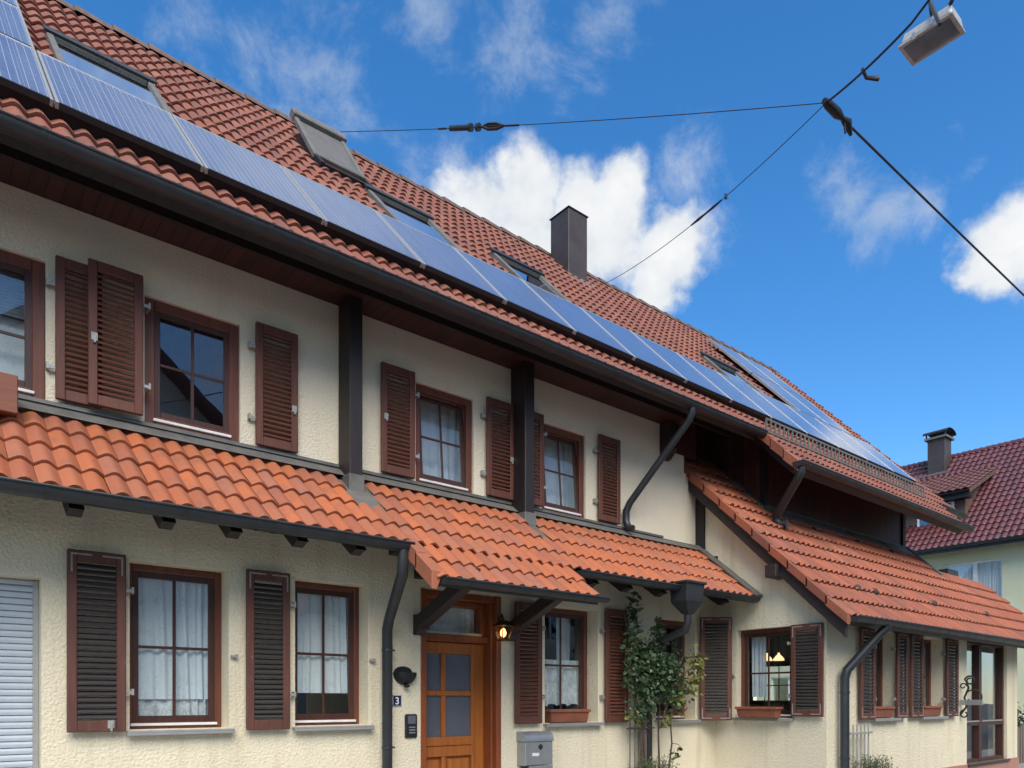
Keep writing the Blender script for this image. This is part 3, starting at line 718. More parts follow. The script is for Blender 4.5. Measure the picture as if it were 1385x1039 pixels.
# ------------------------------------------------------------------ things on the wall
o = at(MB(), (5.45,0,1.1)); Fm = frame((5.235,0,0),(1,0,0),(0,1,0))
mb_ = thing('mailbox', (5.45,.0,.85), 'silver grey letterbox with rounded lid on cream wall below the lone window box', 'letterbox')
prof = [(.0,.93),(.14,.93),(.15,.94),(.15,1.195),(.0,1.195)]
MB().prism(Fm, prof, .008, .412).build('box', M['silver'], mb_, bevel=.006)
MB().prism(Fm, [(.0,1.197),(.158,1.197),(.158,1.215),(.150,1.25),(.13,1.28),(.10,1.297),(.06,1.305),(.0,1.305)], 0, .42).build('lid', M['silver'], mb_, smooth=35)
MB().prism(Fm, [(.0,.76),(.06,.745),(.115,.765),(.145,.82),(.150,.926),(.142,.926),(.136,.83),(.11,.78),(.06,.757),(.012,.77),(.012,.926),(.0,.926)], .06, .412).build('newspaper_holder', M['silver'], mb_, smooth=35)
MB().tube([(5.46,.148,1.135),(5.46,.158,1.135)], .03, 16).tube([(5.46,.158,1.135),(5.46,.166,1.135)], .018, 12).build('lock', M['gutter'], mb_, smooth=40)
MB().box(5.34,5.44,.1495,.1535,1.035,1.07).build('name_slip', M['enamel'], mb_)

pl = thing('house_number', (3.716,0,1.6), 'small blue enamel house number 3 plate beside the downpipe', 'number plate')
MB().box(3.662,3.768,.002,.010,1.592,1.702).build('plate', M['blue'], pl, bevel=.002)
MB().box(3.666,3.670,.010,.0115,1.60,1.694).box(3.760,3.764,.010,.0115,1.60,1.694).box(3.672,3.758,.010,.0115,1.594,1.598).box(3.672,3.758,.010,.0115,1.696,1.70).build('border', M['enamel'], pl)
cu = bpy.data.curves.new('digit', 'FONT'); cu.body = '3'; cu.size = .098; cu.extrude = .0012; cu.align_x = 'CENTER'; cu.offset = .0016
to = bpy.data.objects.new('tmp', cu); COL.objects.link(to); bpy.context.view_layer.update()
me = bpy.data.meshes.new_from_object(to.evaluated_get(bpy.context.evaluated_depsgraph_get())); bpy.data.objects.remove(to)
dg = bpy.data.objects.new('digit', me); COL.objects.link(dg); me.materials.clear(); me.materials.append(M['enamel']); dg.parent = pl
dg.rotation_euler = (R(90),0,0); dg.location = (-.001, -.0115, .013)

ic = thing('intercom', (3.87,0,1.27), 'black door station with three name strips left of the door', 'intercom')
MB().box(3.80,3.94,.0,.028,1.28,1.515).build('panel', M['black'], ic, bevel=.012)
d = MB()
for z in (1.325,1.352,1.379): d.box(3.84,3.91,.028,.031,z,z+.012)
d.build('name_strip', M['silver'], ic)
MB().box(3.825,3.915,.028,.0295,1.42,1.50).build('camera_window', M['frosted'], ic)

orn = thing('wall_basket', (3.80,0,1.78), 'black half-round metal holder hanging on wall above the house number', 'wall holder')
d = MB(); n = 14; rows = []
for i in range(7):
    t = i/6; ph = t*math.pi/2
    rows.append([(3.80 + .128*math.cos(math.pi*q/n)*math.cos(ph), .002 + .11*math.sin(math.pi*q/n)*math.cos(ph), 1.925 - .125*math.sin(ph)) for q in range(n+1)])
d.grid(rows); d.build('bowl', M['black'], orn, smooth=60)
d = MB(); F_ = frame((3.80,0,0),(1,0,0),(0,1,0))
pts = [(.10*math.cos(math.pi*q/12), 1.925 + .06*math.sin(math.pi*q/12)) for q in range(13)]
i0 = len(d.v); d.v += [(3.80-.02+a,.004,c) for a, c in pts] + [(3.80-.02+a,.02,c) for a, c in pts]
d.f += [tuple(range(13)), tuple(range(25,12,-1))] + [(q,q+1,q+14,q+13) for q in range(12)]
d.lathe((3.80,.05,1.775), [(.012,0),(.035,.012),(.02,.03)], 10); d.build('back_plate', M['black'], orn)

lamp = thing('wall_lantern', (4.97,.06,2.25), 'lit brass and glass carriage lantern on the door frame under the canopy', 'wall lamp')
lu, lv = 4.93, .15
MB().hexa([(lu-.045,lv-.045,2.30),(lu+.045,lv-.045,2.30),(lu+.045,lv+.045,2.30),(lu-.045,lv+.045,2.30),(lu-.075,lv-.075,2.44),(lu+.075,lv-.075,2.44),(lu+.075,lv+.075,2.44),(lu-.075,lv+.075,2.44)]).build('lamp_glass', glass('lantern_glass', (1,.93,.78), .8), lamp)
d = MB()
for x, y in ((-1,-1),(1,-1),(1,1),(-1,1)): d.tube([(lu+x*.046,lv+y*.046,2.295),(lu+x*.077,lv+y*.077,2.445)], .006, 6)
d.box(lu-.05,lu+.05,lv-.05,lv+.05,2.285,2.30)
d.hexa([(lu-.09,lv-.09,2.442),(lu+.09,lv-.09,2.442),(lu+.09,lv+.09,2.442),(lu-.09,lv+.09,2.442),(lu-.03,lv-.03,2.50),(lu+.03,lv-.03,2.50),(lu+.03,lv+.03,2.50),(lu-.03,lv+.03,2.50)])
d.tube([(lu,lv,2.50),(lu,lv,2.535)], .012, 8).tube([(lu,lv,2.52),(lu+.03,lv-.06,2.57),(lu+.06,.02,2.50)], .009, 8).box(lu+.035,lu+.085,.008,.02,2.43,2.56)
d.build('lamp_frame', plain('aged_brass', (.10,.07,.03), .45, .6), lamp)
MB().lathe((lu,lv,2.325), [(.012,0),(.030,.02),(.034,.05),(.02,.085),(.006,.095)], 12).build('bulb', M['bulb'], lamp, smooth=60)

def planter(org, F, L, w, h, lab, m='planter', soil=True):
    t = thing('window_box', org, lab, 'planter')
    d = MB(); k = .018
    d.hexa([F(k,k,0),F(L-k,k,0),F(L-k,w-k,0),F(k,w-k,0),F(0,0,h),F(L,0,h),F(L,w,h),F(0,w,h)]); d.build('trough', M[m], t, bevel=.008)
    d = MB(); e = .012
    d.fbox(F,-e,L+e,w-.005,w+e,h-.03,h+.004).fbox(F,-e,L+e,-e,.005,h-.03,h+.004).fbox(F,-e,.005,.005,w-.005,h-.03,h+.004).fbox(F,L-.005,L+e,.005,w-.005,h-.03,h+.004); d.build('rim', M[m], t, bevel=.004)
    return t
planter((6.0,.0,1.392), frame((5.72,-.11,1.392),(1,0,0),(0,1,0)), .62, .16, .15, 'empty terracotta window box on the sill above the letterbox')
planter((8.85,.8,1.422), frame((8.87,.47,1.422),(0,1,0),(-1,0,0)), .60, .15, .14, 'weathered terracotta window box below the window showing two lit lamps')
planter((10.3,1.6,1.412), frame((10.14,1.54,1.412),(1,0,0),(0,1,0)), .56, .16, .15, 'brown window box on the left of the two wing sills behind the slanting pipe')
planter((12,1.6,1.412), frame((11.72,1.54,1.412),(1,0,0),(0,1,0)), .64, .16, .15, 'brown window box on the wing sill nearest the iron bracket')
pw = thing('window_box', (.2,-.1,3.66), 'reddish brown wooden window box above the roller shutter at the left edge', 'planter')
MB().box(-.35,.615,-.14,.09,3.66,3.93).build('trough', M['planterwood'], pw, bevel=.006)
MB().box(-.2,.0,-.24,-.14,3.70,3.74).box(.4,.5,-.24,-.14,3.70,3.74).build('support_bar', M['iron'], pw)

# wrought iron bracket on the wing
wi = thing('iron_bracket', (13.22,1.65,1.4), 'wrought iron scroll bracket with grey plate on wing wall by the glazed corner', 'wall bracket')
def scroll(c, r, a0, a1, n=18, k=.55):
    return [(c[0], c[1] + r*(1-k*i/n)*math.cos(a0+(a1-a0)*i/n), c[2] + r*(1-k*i/n)*math.sin(a0+(a1-a0)*i/n)) for i in range(n+1)]
d = MB(); U0 = 13.20
d.tube([(U0,1.66,1.42),(U0,1.75,1.55),(U0,1.72,1.7),(U0,1.78,1.85),(U0,1.74,1.98)], .016, 8)
d.tube(scroll((U0,1.80,1.97), .08, math.pi, -1.6*math.pi), .013, 6); d.tube(scroll((U0,1.86,1.70), .13, math.pi*.8, -.9*math.pi, k=.35), .012, 6)
d.tube(scroll((U0,1.72,1.43), .07, .5*math.pi, 2.4*math.pi), .013, 6); d.tube(scroll((U0,1.70,1.88), .05, 0, 2*math.pi), .010, 6)
d.build('scrollwork', M['iron'], wi, smooth=50)
MB().box(U0-.02,U0+.02,1.655,1.98,1.575,1.66).build('plate', M['silver'], wi, bevel=.004)

# ------------------------------------------------------------------ curtains
def curtain(name, F, a0, a1, c0, c1, lab, m='net', folds=9, amp=.018, b=-.30, cat='curtain', scallop=0):
    d = MB(); n = folds*8; rows = []; ph = rnd.uniform(0,6)
    for c in [c0 + (c1-c0)*i/14 for i in range(15)]:
        r = []
        for i in range(n+1):
            t = i/n; x = a0 + (a1-a0)*t
            tt = t + .035*math.sin(t*9+ph) + .02*math.sin(c*2.3+t*5+ph); w = amp*(1 if c < c1 - .05 else .5)*(math.sin(tt*folds*2*math.pi + ph)*(.6+.5*math.sin(t*7+2*ph)) + .6*math.sin(tt*folds*3.7 + 2*ph + c*1.5))
            cc = c + (scallop*abs(math.sin(t*folds*math.pi*.5)) if c == c0 else 0)
            r.append(F(x, b + w, cc))
        rows.append(r)
    d.grid(rows); p = F((a0+a1)/2, b, c1); d.org = tuple(p)
    return tag(d.build(name, M[m], smooth=80), lab, cat, 'curtains behind the window panes')
curtain('net_curtain', FG, 1.39, 2.08, 1.66, 2.72, 'pleated white net curtain filling the tall window beside the first black-slatted shutter', b=-.255)
curtain('lace_border', FG, 1.39, 2.08, 1.46, 1.70, 'greyish lace hem along the bottom of leftmost tall window', 'lace', b=-.285, scallop=.02)
curtain('net_curtain', FG, 2.72, 3.38, 1.72, 2.72, 'white net curtain, dark below its hem, in window just left of the grey downpipe', b=-.255)
curtain('cafe_curtain', FG, 5.72, 6.46, 1.58, 2.14, 'half-height white lace cafe curtain behind window box above the letterbox', 'lace', 8, b=-.255, scallop=.03)
curtain('net_curtain', FG, 6.22, 6.46, 2.12, 2.70, 'narrow dim drape hanging at upper right of the window by the rose', 'net', 3, b=-.42)
curtain('net_curtain', FG, 7.75, 8.00, 1.46, 2.70, 'narrow dim net curtain in the window behind the climbing rose', 'net', 5, b=-.75)
curtain('net_curtain', FG, 4.13, 4.86, 2.34, 2.66, 'pleated net curtain in the small light over the front door', 'net', 9, b=-.27)
curtain('net_curtain', FU, 4.05, 5.15, 3.90, 5.06, 'white pleated curtain in the tilted upper window between the two posts', 'net', 11, b=-.34)
curtain('net_curtain', FU, 5.82, 6.92, 3.90, 5.06, 'white pleated curtain in the tilted upper window right of second post', 'net', 9, b=-.34)
curtain('net_curtain', FU, -.1, .80, 3.98, 4.58, 'plain white curtain in the half-shaded window at the left picture edge', 'net', 5, .006, b=-.22)
curtain('net_curtain', FS, .44, .66, 1.70, 2.58, 'checked white drape at left of the window with two lit lamps', 'net', 4, b=-.26)
d = MB(); z = 4.56
while z < 4.93: d.fbox(FU, -.06, .775, -.145, -.135, z, z+.022); z += .025
d.org = (.3,-.45,4.9); tag(d.build('window_blind', M['blind']), 'grey slatted blind half lowered behind the upper left window', 'blind')

# lamps in the wing room
def pendant(u, v, z, lab):
    t = thing('pendant_lamp', (u,v,z), lab, 'pendant lamp', 'lit pendant lamps in the wing room')
    MB().lathe((u,v,z), [(.092,0),(.085,.03),(.05,.075),(.02,.10),(.018,.13)], 20).build('lamp_shade', M['glow'], t, smooth=50)
    MB().tube([(u,v,z+.12),(u,v,3.48)], .006, 6).build('cord', M['cable'], t)
    return t
pendant(11.5, -.77, 2.335, 'lit glass pendant lamp in wing room window, left one of two')
pendant(11.5, -.545, 2.33, 'lit glass pendant lamp in wing room window, the right of two')

# ------------------------------------------------------------------ plants and trellises
def leaves(mb, c, spread, n, size, r, up=.3):
    for _ in range(n):
        p = Vector((c[0]+r.gauss(0,spread[0]), c[1]+abs(r.gauss(0,spread[1])), c[2]+r.gauss(0,spread[2])))
        a = Vector((r.uniform(-1,1), r.uniform(-.2,1), r.uniform(-1,up))).normalized(); b = a.cross(Vector((r.uniform(-1,1),r.uniform(-1,1),r.uniform(-1,1)))).normalized()
        s = size*r.uniform(.45,1.5); q = a.cross(b)*s*.12
        mb.quad(p, p+a*s*.35+b*s*.32+q, p+a*s*.8+b*s*.2, p+a*s*1.05, p+a*s*.8-b*s*.2, p+a*s*.35-b*s*.32+q)
rose = thing('climbing_rose', (7.25,.2,.12), 'green climbing rose trained up the wall beside a zinc rain pipe', 'climbing plant')
r = random.Random(21); st = MB(); tips = []
paths = [[(7.20,.12,.1),(7.24,.14,.7),(7.18,.16,1.3),(7.0,.18,1.75),(6.93,.15,2.3),(6.90,.12,2.85)],
         [(7.38,.22,.1),(7.42,.22,.8),(7.40,.22,1.25),(7.42,.24,1.8),(7.36,.22,2.3),(7.45,.24,2.62)],
         [(7.16,.12,.1),(7.20,.2,.6),(7.06,.22,.95),(7.14,.2,1.25),(7.02,.2,1.55),(6.92,.2,1.78)],
         [(7.40,.2,.1),(7.56,.25,.7),(7.62,.26,1.1),(7.56,.28,1.45),(7.72,.32,1.95),(7.95,.36,2.1)],
         [(7.42,.24,1.3),(7.52,.3,1.7),(7.72,.35,2.2),(7.98,.36,2.22)]]
for p in paths: st.tube(p, [.016,.014,.011,.009,.006,.004][:len(p)], 6)
st.build('stems', M['stem'], rose, smooth=60)
lv_ = MB(); ly = MB()
for c, s_, n in (((6.92,.17,2.75),(.05,.03,.11),80), ((6.96,.18,2.1),(.10,.05,.2),120), ((7.25,.22,2.0),(.16,.06,.16),160), ((6.94,.17,2.5),(.06,.03,.10),55), ((7.0,.2,2.25),(.12,.05,.12),170), ((7.08,.2,2.0),(.14,.06,.13),230), ((7.32,.22,2.45),(.07,.04,.12),80),
                 ((7.45,.26,2.1),(.15,.06,.14),220), ((7.3,.22,1.85),(.16,.06,.14),220), ((7.55,.28,1.8),(.16,.06,.12),140), ((7.05,.2,1.7),(.1,.05,.10),90), ((6.98,.2,1.5),(.08,.05,.08),40), ((7.65,.26,.98),(.05,.03,.04),18)):
    leaves(lv_, c, s_, n, .068, r)
for c, s_, n in (((7.92,.36,2.12),(.10,.05,.10),110), ((7.85,.36,1.9),(.10,.05,.09),80), ((7.66,.3,1.68),(.08,.05,.07),50), ((6.95,.2,1.42),(.08,.05,.06),30), ((7.5,.26,1.4),(.06,.05,.06),20)):
    leaves(ly, c, s_, n, .060, r)
for _ in range(46):
    k = r.randrange(len(paths)); pth = paths[k]; a = Vector(pth[r.randrange(2, len(pth))]); b_ = a + Vector((r.uniform(-.22,.22), r.uniform(.0,.10), r.uniform(-.10,.22)))
    twigs = MB(); twigs.tube([a, a.lerp(b_, .5) + Vector((0,.02,.02)), b_], [.005,.004,.002], 5)
    twigs.build('twig', M['stem'], rose, smooth=60)
lv_.build('leaves', M['leaf'], rose, recalc=False); ly.build('young_leaves', M['leafy'], rose, recalc=False)
def tuft(name, c, w, h, n, lab, seed):
    rr = random.Random(seed); t = thing(name, (c[0],c[1],.12), lab, 'shrub'); m_ = MB(); s_ = MB()
    for _ in range(n):
        p = Vector((c[0]+rr.uniform(-w,w), c[1]+rr.uniform(-.12,.16), .3)); top = p + Vector((rr.gauss(0,.07), rr.gauss(.02,.05), h-.3 + rr.uniform(-.22,.04)))
        a = (top-p); sd = Vector((rr.uniform(-1,1),rr.uniform(-1,1),0)).normalized()*.0035
        s_.quad(p-sd, p+sd, top+sd*.5, top-sd*.5)
        for k in range(9):
            q = p + a*(.35+.65*k/8); dd = Vector((rr.uniform(-1,1),rr.uniform(-1,1),rr.uniform(.2,1))).normalized()*.045; e = dd.cross(Vector((rr.uniform(-1,1),rr.uniform(-1,1),.3))).normalized()*.006
            m_.quad(q-e, q+dd*.5-e, q+dd, q+dd*.5+e)
    s_.build('stalks', M['stem'], t, recalc=False); m_.build('foliage', M['leafs'], t, recalc=False)
    tr = MB().box(c[0]-w, c[0]+w, c[1]-.12, c[1]+.14, .12, .34).build('tub', M['planter'], t, bevel=.01)
tuft('lavender_bush', (7.18,.30), .24, .90, 260, 'bushy green lavender growing at the foot of the climbing rose', 5)
tuft('herb_bush', (9.62,1.86), .34, .90, 240, 'low grey-green shrub in front of the trellis at the wing corner', 6)
tl = thing('trellis', (7.1,.08,.12), 'grey wooden trellis with thin rods behind the rose stems', 'trellis')
d = MB()
for u in (7.01, 7.10): d.tube([(u,.09,.12),(u,.09,1.75)], .009, 6)
d.tube([(6.94,.10,1.30),(7.46,.10,1.30)], .014, 6); d.build('rods', M['zinc'], tl)
d = MB()
for u in (7.20,7.255,7.31): d.box(u,u+.05,.075,.095,.12,1.44+.01*math.sin(u*40))
d.build('slats', M['oldwood'], tl)
tl = thing('trellis', (9.6,1.75,.12), 'galvanised five-rod trellis on the wing wall next to the bent downpipe', 'trellis')
d = MB()
for i in range(5): d.tube([(9.42+i*.105,1.74,.12),(9.42+i*.105,1.74,1.34)], .011, 6)
d.build('rods', M['hinge'], tl, smooth=60); MB().box(9.27,9.89,1.755,1.775,1.215,1.24).box(9.27,9.89,1.755,1.775,.55,.57).build('crossbar', M['hinge'], tl)

# ------------------------------------------------------------------ span wires and street lamp
K = (7.22,2.53,7.71)
def sag(a, b, s, n=14):
    a, b = Vector(a), Vector(b); return [a.lerp(b, i/n) - Vector((0,0,s*4*(i/n)*(1-i/n))) for i in range(n+1)]
sw_ = thing('span_wire', K, 'black span wires meeting at a knotted clamp above the street', 'cable')
d = MB(); E1 = (4.80,-3.4,9.60); E2 = (9.7,-2.95,9.10)
E1 = (5.01,-3.82,10.11)
E3 = (9.75,-2.95,9.16); d.tube(sag(K, E1, .05), .0048, 6); d.tube(sag(K, E3, .17), .0048, 6)
d.tube(sag(K, (25.99,2.90,7.70), .05, 30), .0125, 8)
d.tube(sag(K, (6.56,3.62,7.36), .03), .0105, 8); d.tube(sag((6.56,3.62,7.36),(-.57,15.5,7.5), .06, 30), .010, 8)
d.build('wires', M['cable'], sw_, smooth=60)
Kv = Vector(K); dv = (Vector((25.99,2.90,7.70)) - Kv).normalized()
d = MB(); d.tube([Kv - dv*.04, Kv + dv*.03, Kv + dv*.22, Kv + dv*.34], [.03,.045,.050,.02], 8); d.tube([Kv + dv*.3, Kv + dv*.42, Kv + dv*.5 - Vector((0,0,.10))], [.02,.045,.014], 7)
d.tube([Kv + dv*.36, Kv + dv*.38 - Vector((0,0,.13))], .012, 6)
d.build('clamp', M['black'], sw_, smooth=60)
d = MB(); ld = (Vector((6.56,3.62,7.36)) - Kv).normalized(); q = Kv + ld*.62; d.tube([q, q + Vector((.10,-.01,-.02)), q + Vector((.2,.06,-.02))], [.016,.016,.024], 6)
d.build('cable_end', M['black'], sw_, smooth=60)
wd = (Vector(E1) - Kv).normalized(); Ln = (Vector(E1) - Kv).length
def onw(x, y):  # point of the left wire's own line at fraction t
    return Kv + wd*Ln*x - Vector((0,0,.05*4*x*(1-x)))
def ins(t): return onw(t, 0)
dd = MB()
ta, tb = .575, .70
seg = lambda t: ins(t)
dd.tube([seg(.655), seg(.70)], .035, 8); dd.tube([seg(.648), seg(.654)], .05, 10); dd.tube([seg(.630), seg(.636)], .05, 10); dd.tube([seg(.54), seg(.63)], .012, 6); dd.tube([seg(.71), seg(.73)], .014, 6)
for sgn in (-1, 1):
    o_ = Vector((0,0,.035*sgn)); dd.tube([seg(.575), seg(.59)+o_, seg(.61)+o_, seg(.622)], .018, 6)
dd.build('turnbuckle', M['gutter'], sw_, smooth=60)
q3 = sag(K, E3, .17, 60); d = MB(); d.tube([q3[20],q3[22],q3[24],q3[26],q3[28]], [.010,.016,.012,.018,.009], 8).tube([q3[19]-Vector((0,0,.03)),q3[19]+Vector((0,0,.03))], .018, 8); d.build('strain_insulator', M['black'], sw_, smooth=60)
sl_ = thing('street_lamp', (7.0,3.6,7.5), 'grey street luminaire with dusty lens hanging from the span wire', 'street lamp')
d = MB(); z0 = 7.50
d.hexa([(6.875,3.385,z0),(7.165,3.385,z0),(7.165,3.815,z0),(6.875,3.815,z0),(6.90,3.41,z0+.115),(7.14,3.41,z0+.115),(7.14,3.80,z0+.115),(6.90,3.80,z0+.115)])
d.build('housing', M['lampshell'], sl_, bevel=.02)
MB().box(6.868,7.172,3.378,3.822,z0-.014,z0+.006).build('rim', M['lampshell'], sl_, bevel=.004)
d = MB(); n = 8
rows = [[(6.90+.235*i/n, 3.41+.38*j/n, z0-.015-.05*math.sin(math.pi*i/n)**.6*math.sin(math.pi*j/n)**.6) for i in range(n+1)] for j in range(n+1)]
d.grid(rows); d.box(6.90,7.135,3.41,3.79,z0-.016,z0-.012); d.build('lens', M['lens'], sl_, smooth=60)
for v_ in (3.50, 3.67): MB().box(6.86,6.872,v_,v_+.03,z0-.03,z0+.03).build('clip', M['alu'], sl_)
MB().tube([(7.0,3.62,z0+.11),(6.9,3.64,z0+.02+.2),(6.72,3.78,7.33)], .014, 6).tube([(7.02,3.70,z0+.11),(6.8,3.9,z0+.12),(6.2,4.2,7.2)], .018, 6).build('hanger', M['gutter'], sl_)

# ------------------------------------------------------------------ neighbour house (ridge runs away from the street)
nb = thing('neighbour_house', (28,3,0), 'pale green house with dark red tiled roof and brown boarded dormer behind the wing', 'house')
UN = 25.0; FN = frame((UN,0,0), (0,1,0), (-1,0,0))
wall('wall', off(FN,-9.5), 13.5, 6.5, [(-3.0+9.5,-1.38+9.5,4.35,5.85), (-7.6+9.5,-6.2+9.5,4.35,5.85), (-8.9+9.5,-7.6+9.5,1.2,2.5)], M['green'], nb)
MB().box(25.3, 32.7, 3.7, 4.0, 0, 6.5).box(25.3, 32.7, -9.5, -9.2, 0, 6.5).box(32.7, 33.0, -9.2, 3.7, 0, 6.5).box(25.3,32.6,-9.1,3.6,3.0,3.2).build('outer_walls', M['green'], nb)
for v0, v1, z0, z1 in ((-3.0,-1.38,4.35,5.85), (-7.6,-6.2,4.35,5.85), (-8.9,-7.6,1.2,2.5)):
    vm = (v0*.45+v1*.55); nw = MB()
    for a, b in ((v0,v0+.05),(vm-.06,vm+.06),(v1-.05,v1)): nw.box(UN+.06,UN+.13,a,b,z0,z1)
    nw.box(UN+.06,UN+.13,v0+.05,vm-.06,z1-.05,z1).box(UN+.06,UN+.13,vm+.06,v1-.05,z1-.05,z1).box(UN+.06,UN+.13,v0+.05,vm-.06,z0,z0+.06).box(UN+.06,UN+.13,vm+.06,v1-.05,z0,z0+.06)
    nwin = nw.build('window', M['whitealu'], nb)
    MB().box(UN+.09,UN+.096,v0+.01,v1-.01,z0+.01,z1-.01).build('pane', M['glass'], nwin)
for v0, v1 in ((-2.93,-2.2),(-2.05,-1.42)):
    curtain('net_curtain', FN, v0, v1, 4.4, 5.82, 'white pleated curtain in green house window, %s half' % ('left' if v0 < -2.5 else 'right'), 'net', 9, .012, b=-.13)
NS = .91; NE = 6.30
def ntile(mb, seed):
    # roof slope faces -u: build in a turned frame
    tmp = MB(); tile_field(tmp, 0, 13.9, 0, 0, NS, 20, .305, .185, 1, amp=.042, lift=.035, seed=seed)
    for p in tmp.v: mb.v.append((24.45 - p[1], -9.8 + p[0], NE + p[2]))
    mb.f += [tuple(reversed(f)) for f in tmp.f]
    return mb
nr = ntile(MB(), 31); nrf = nr.build('roof', M['tile_dark'], nb, smooth=50, recalc=False)
d = MB(); rz = NE + 4.40*NS
d.hexa([(24.45,-9.8,NE-.15),(24.45,4.1,NE-.15),(28.85,4.1,rz-.12),(28.85,-9.8,rz-.12),(24.45,-9.8,NE-.02),(24.45,4.1,NE-.02),(28.85,4.1,rz+.0),(28.85,-9.8,rz+.0)])
d.hexa([(33.4,-9.8,NE-.15),(33.4,4.1,NE-.15),(28.86,4.1,rz-.12),(28.86,-9.8,rz-.12),(33.4,-9.8,NE-.02),(33.4,4.1,NE-.02),(28.86,4.1,rz+.0),(28.86,-9.8,rz+.0)])
d.build('roof_boards', M['gutter'], nb)
d = MB()
for i in range(37):
    v = -9.8 + i*.38; n = 8; rows = []
    for vv, r_ in ((v,.13),(v+.40,.11)): rows.append([(28.87 + r_*math.cos(math.pi*q/n), vv, rz - .01 + r_*math.sin(math.pi*q/n)) for q in range(n+1)])
    d.grid(rows)
d.build('ridge_tiles', M['tile_dark'], nrf, smooth=50)
d = MB(); n = 8
rows = [[(24.40 + .075*math.cos(math.pi+math.pi*q/n), v, NE + .01 + .075*math.sin(math.pi+math.pi*q/n)) for q in range(n+1)] for v in (-9.8,4.1)]
d.grid(rows); d.tube([(24.325,-9.8,NE+.01),(24.325,4.1,NE+.01)], .012, 6); d.build('gutter', M['gutter'], nb, smooth=40)
# shed dormer
DV0, DV1 = -6.2, -2.55
d = MB(); U_ = 25.55
def nz(u): return NE + (u-24.45)*NS
d.quad((U_,DV0,nz(U_)-.1),(U_,DV1,nz(U_)-.1),(U_,DV1,8.10),(U_,DV0,8.10))
for v in (DV1, DV0): d.quad((U_,v,nz(U_)-.1),(U_,v,8.10),(27.9,v,9.40),(27.9,v,nz(27.9)-.1))
dm = d.build('dormer', M['cladlight'], nb)
d = MB(); d.box(U_-.03,U_-.005,-3.95,-2.85,7.22,7.95)
dw = d.build('dormer_window', M['whitealu'], dm); MB().box(U_-.04,U_-.032,-3.87,-2.93,7.30,7.88).build('pane', M['skyglass'], dw)
d = MB(); sl2 = .46
a0, a1 = 25.2, 28.2
z_ = lambda u: 8.02 + (u-25.2)*sl2
d.hexa([(a0,DV0-.3,z_(a0)),(a0,DV1+.25,z_(a0)),(a1,DV1+.25,z_(a1)),(a1,DV0-.3,z_(a1)),(a0,DV0-.3,z_(a0)+.12),(a0,DV1+.25,z_(a0)+.12),(a1,DV1+.25,z_(a1)+.12),(a1,DV0-.3,z_(a1)+.12)])
d.build('dormer_boards', M['cladlight'], dm)
tmp = MB(); tile_field(tmp, 0, DV1-DV0+.5, 0, 0, sl2, 10, .33, .22, 1, amp=.04, seed=33)
d = MB()
for p in tmp.v: d.v.append((a0-.03 - p[1], DV0-.28 + p[0], z_(a0)+.125 + p[2]))
d.f += [tuple(reversed(f)) for f in tmp.f]; d.build('dormer_tiles', tilemat('brown_tiles', [(0,(.10,.040,.038)),(1,(.15,.058,.05))], .4), dm, smooth=50, recalc=False)
d = MB(); rows = [[(a0-.05 + .06*math.cos(math.pi+math.pi*q/8), v, z_(a0)+.10 + .06*math.sin(math.pi+math.pi*q/8)) for q in range(9)] for v in (DV0-.3,DV1+.25)]
d.grid(rows); d.box(a0+.02,U_,DV0-.2,DV1+.2,z_(a0)-.10,z_(a0)-.005); d.build('dormer_gutter', M['black'], dm)
d = MB().box(28.05,28.62,-4.62,-4.05,9.4,10.85); nc = d.build('chimney', M['shaft'], nb, bevel=.01)
MB().box(27.97,28.70,-4.70,-3.97,10.85,10.92).build('chimney_cap', M['zinc'], nc)
d = MB()
for x in (28.0,28.62):
    for v in (-4.66,-4.05): d.box(x,x+.04,v,v+.04,10.92,11.05)
rows = []
for v in (-4.74,-3.93): rows.append([(28.335 + .40*math.cos(math.pi*q/10), v, 11.02 + .14*math.sin(math.pi*q/10)) for q in range(11)])
d.grid(rows); d.grid([[(p[0],p[1],p[2]+.03) for p in r_] for r_ in rows]); d.build('rain_hood', M['gutter'], nc, smooth=40)
d = MB(); d.box(27.95,28.05,-5.0,-3.9,nz(28.0)+.03,nz(28.0)+.10); d.build('flashing', M['zinc'], nc)

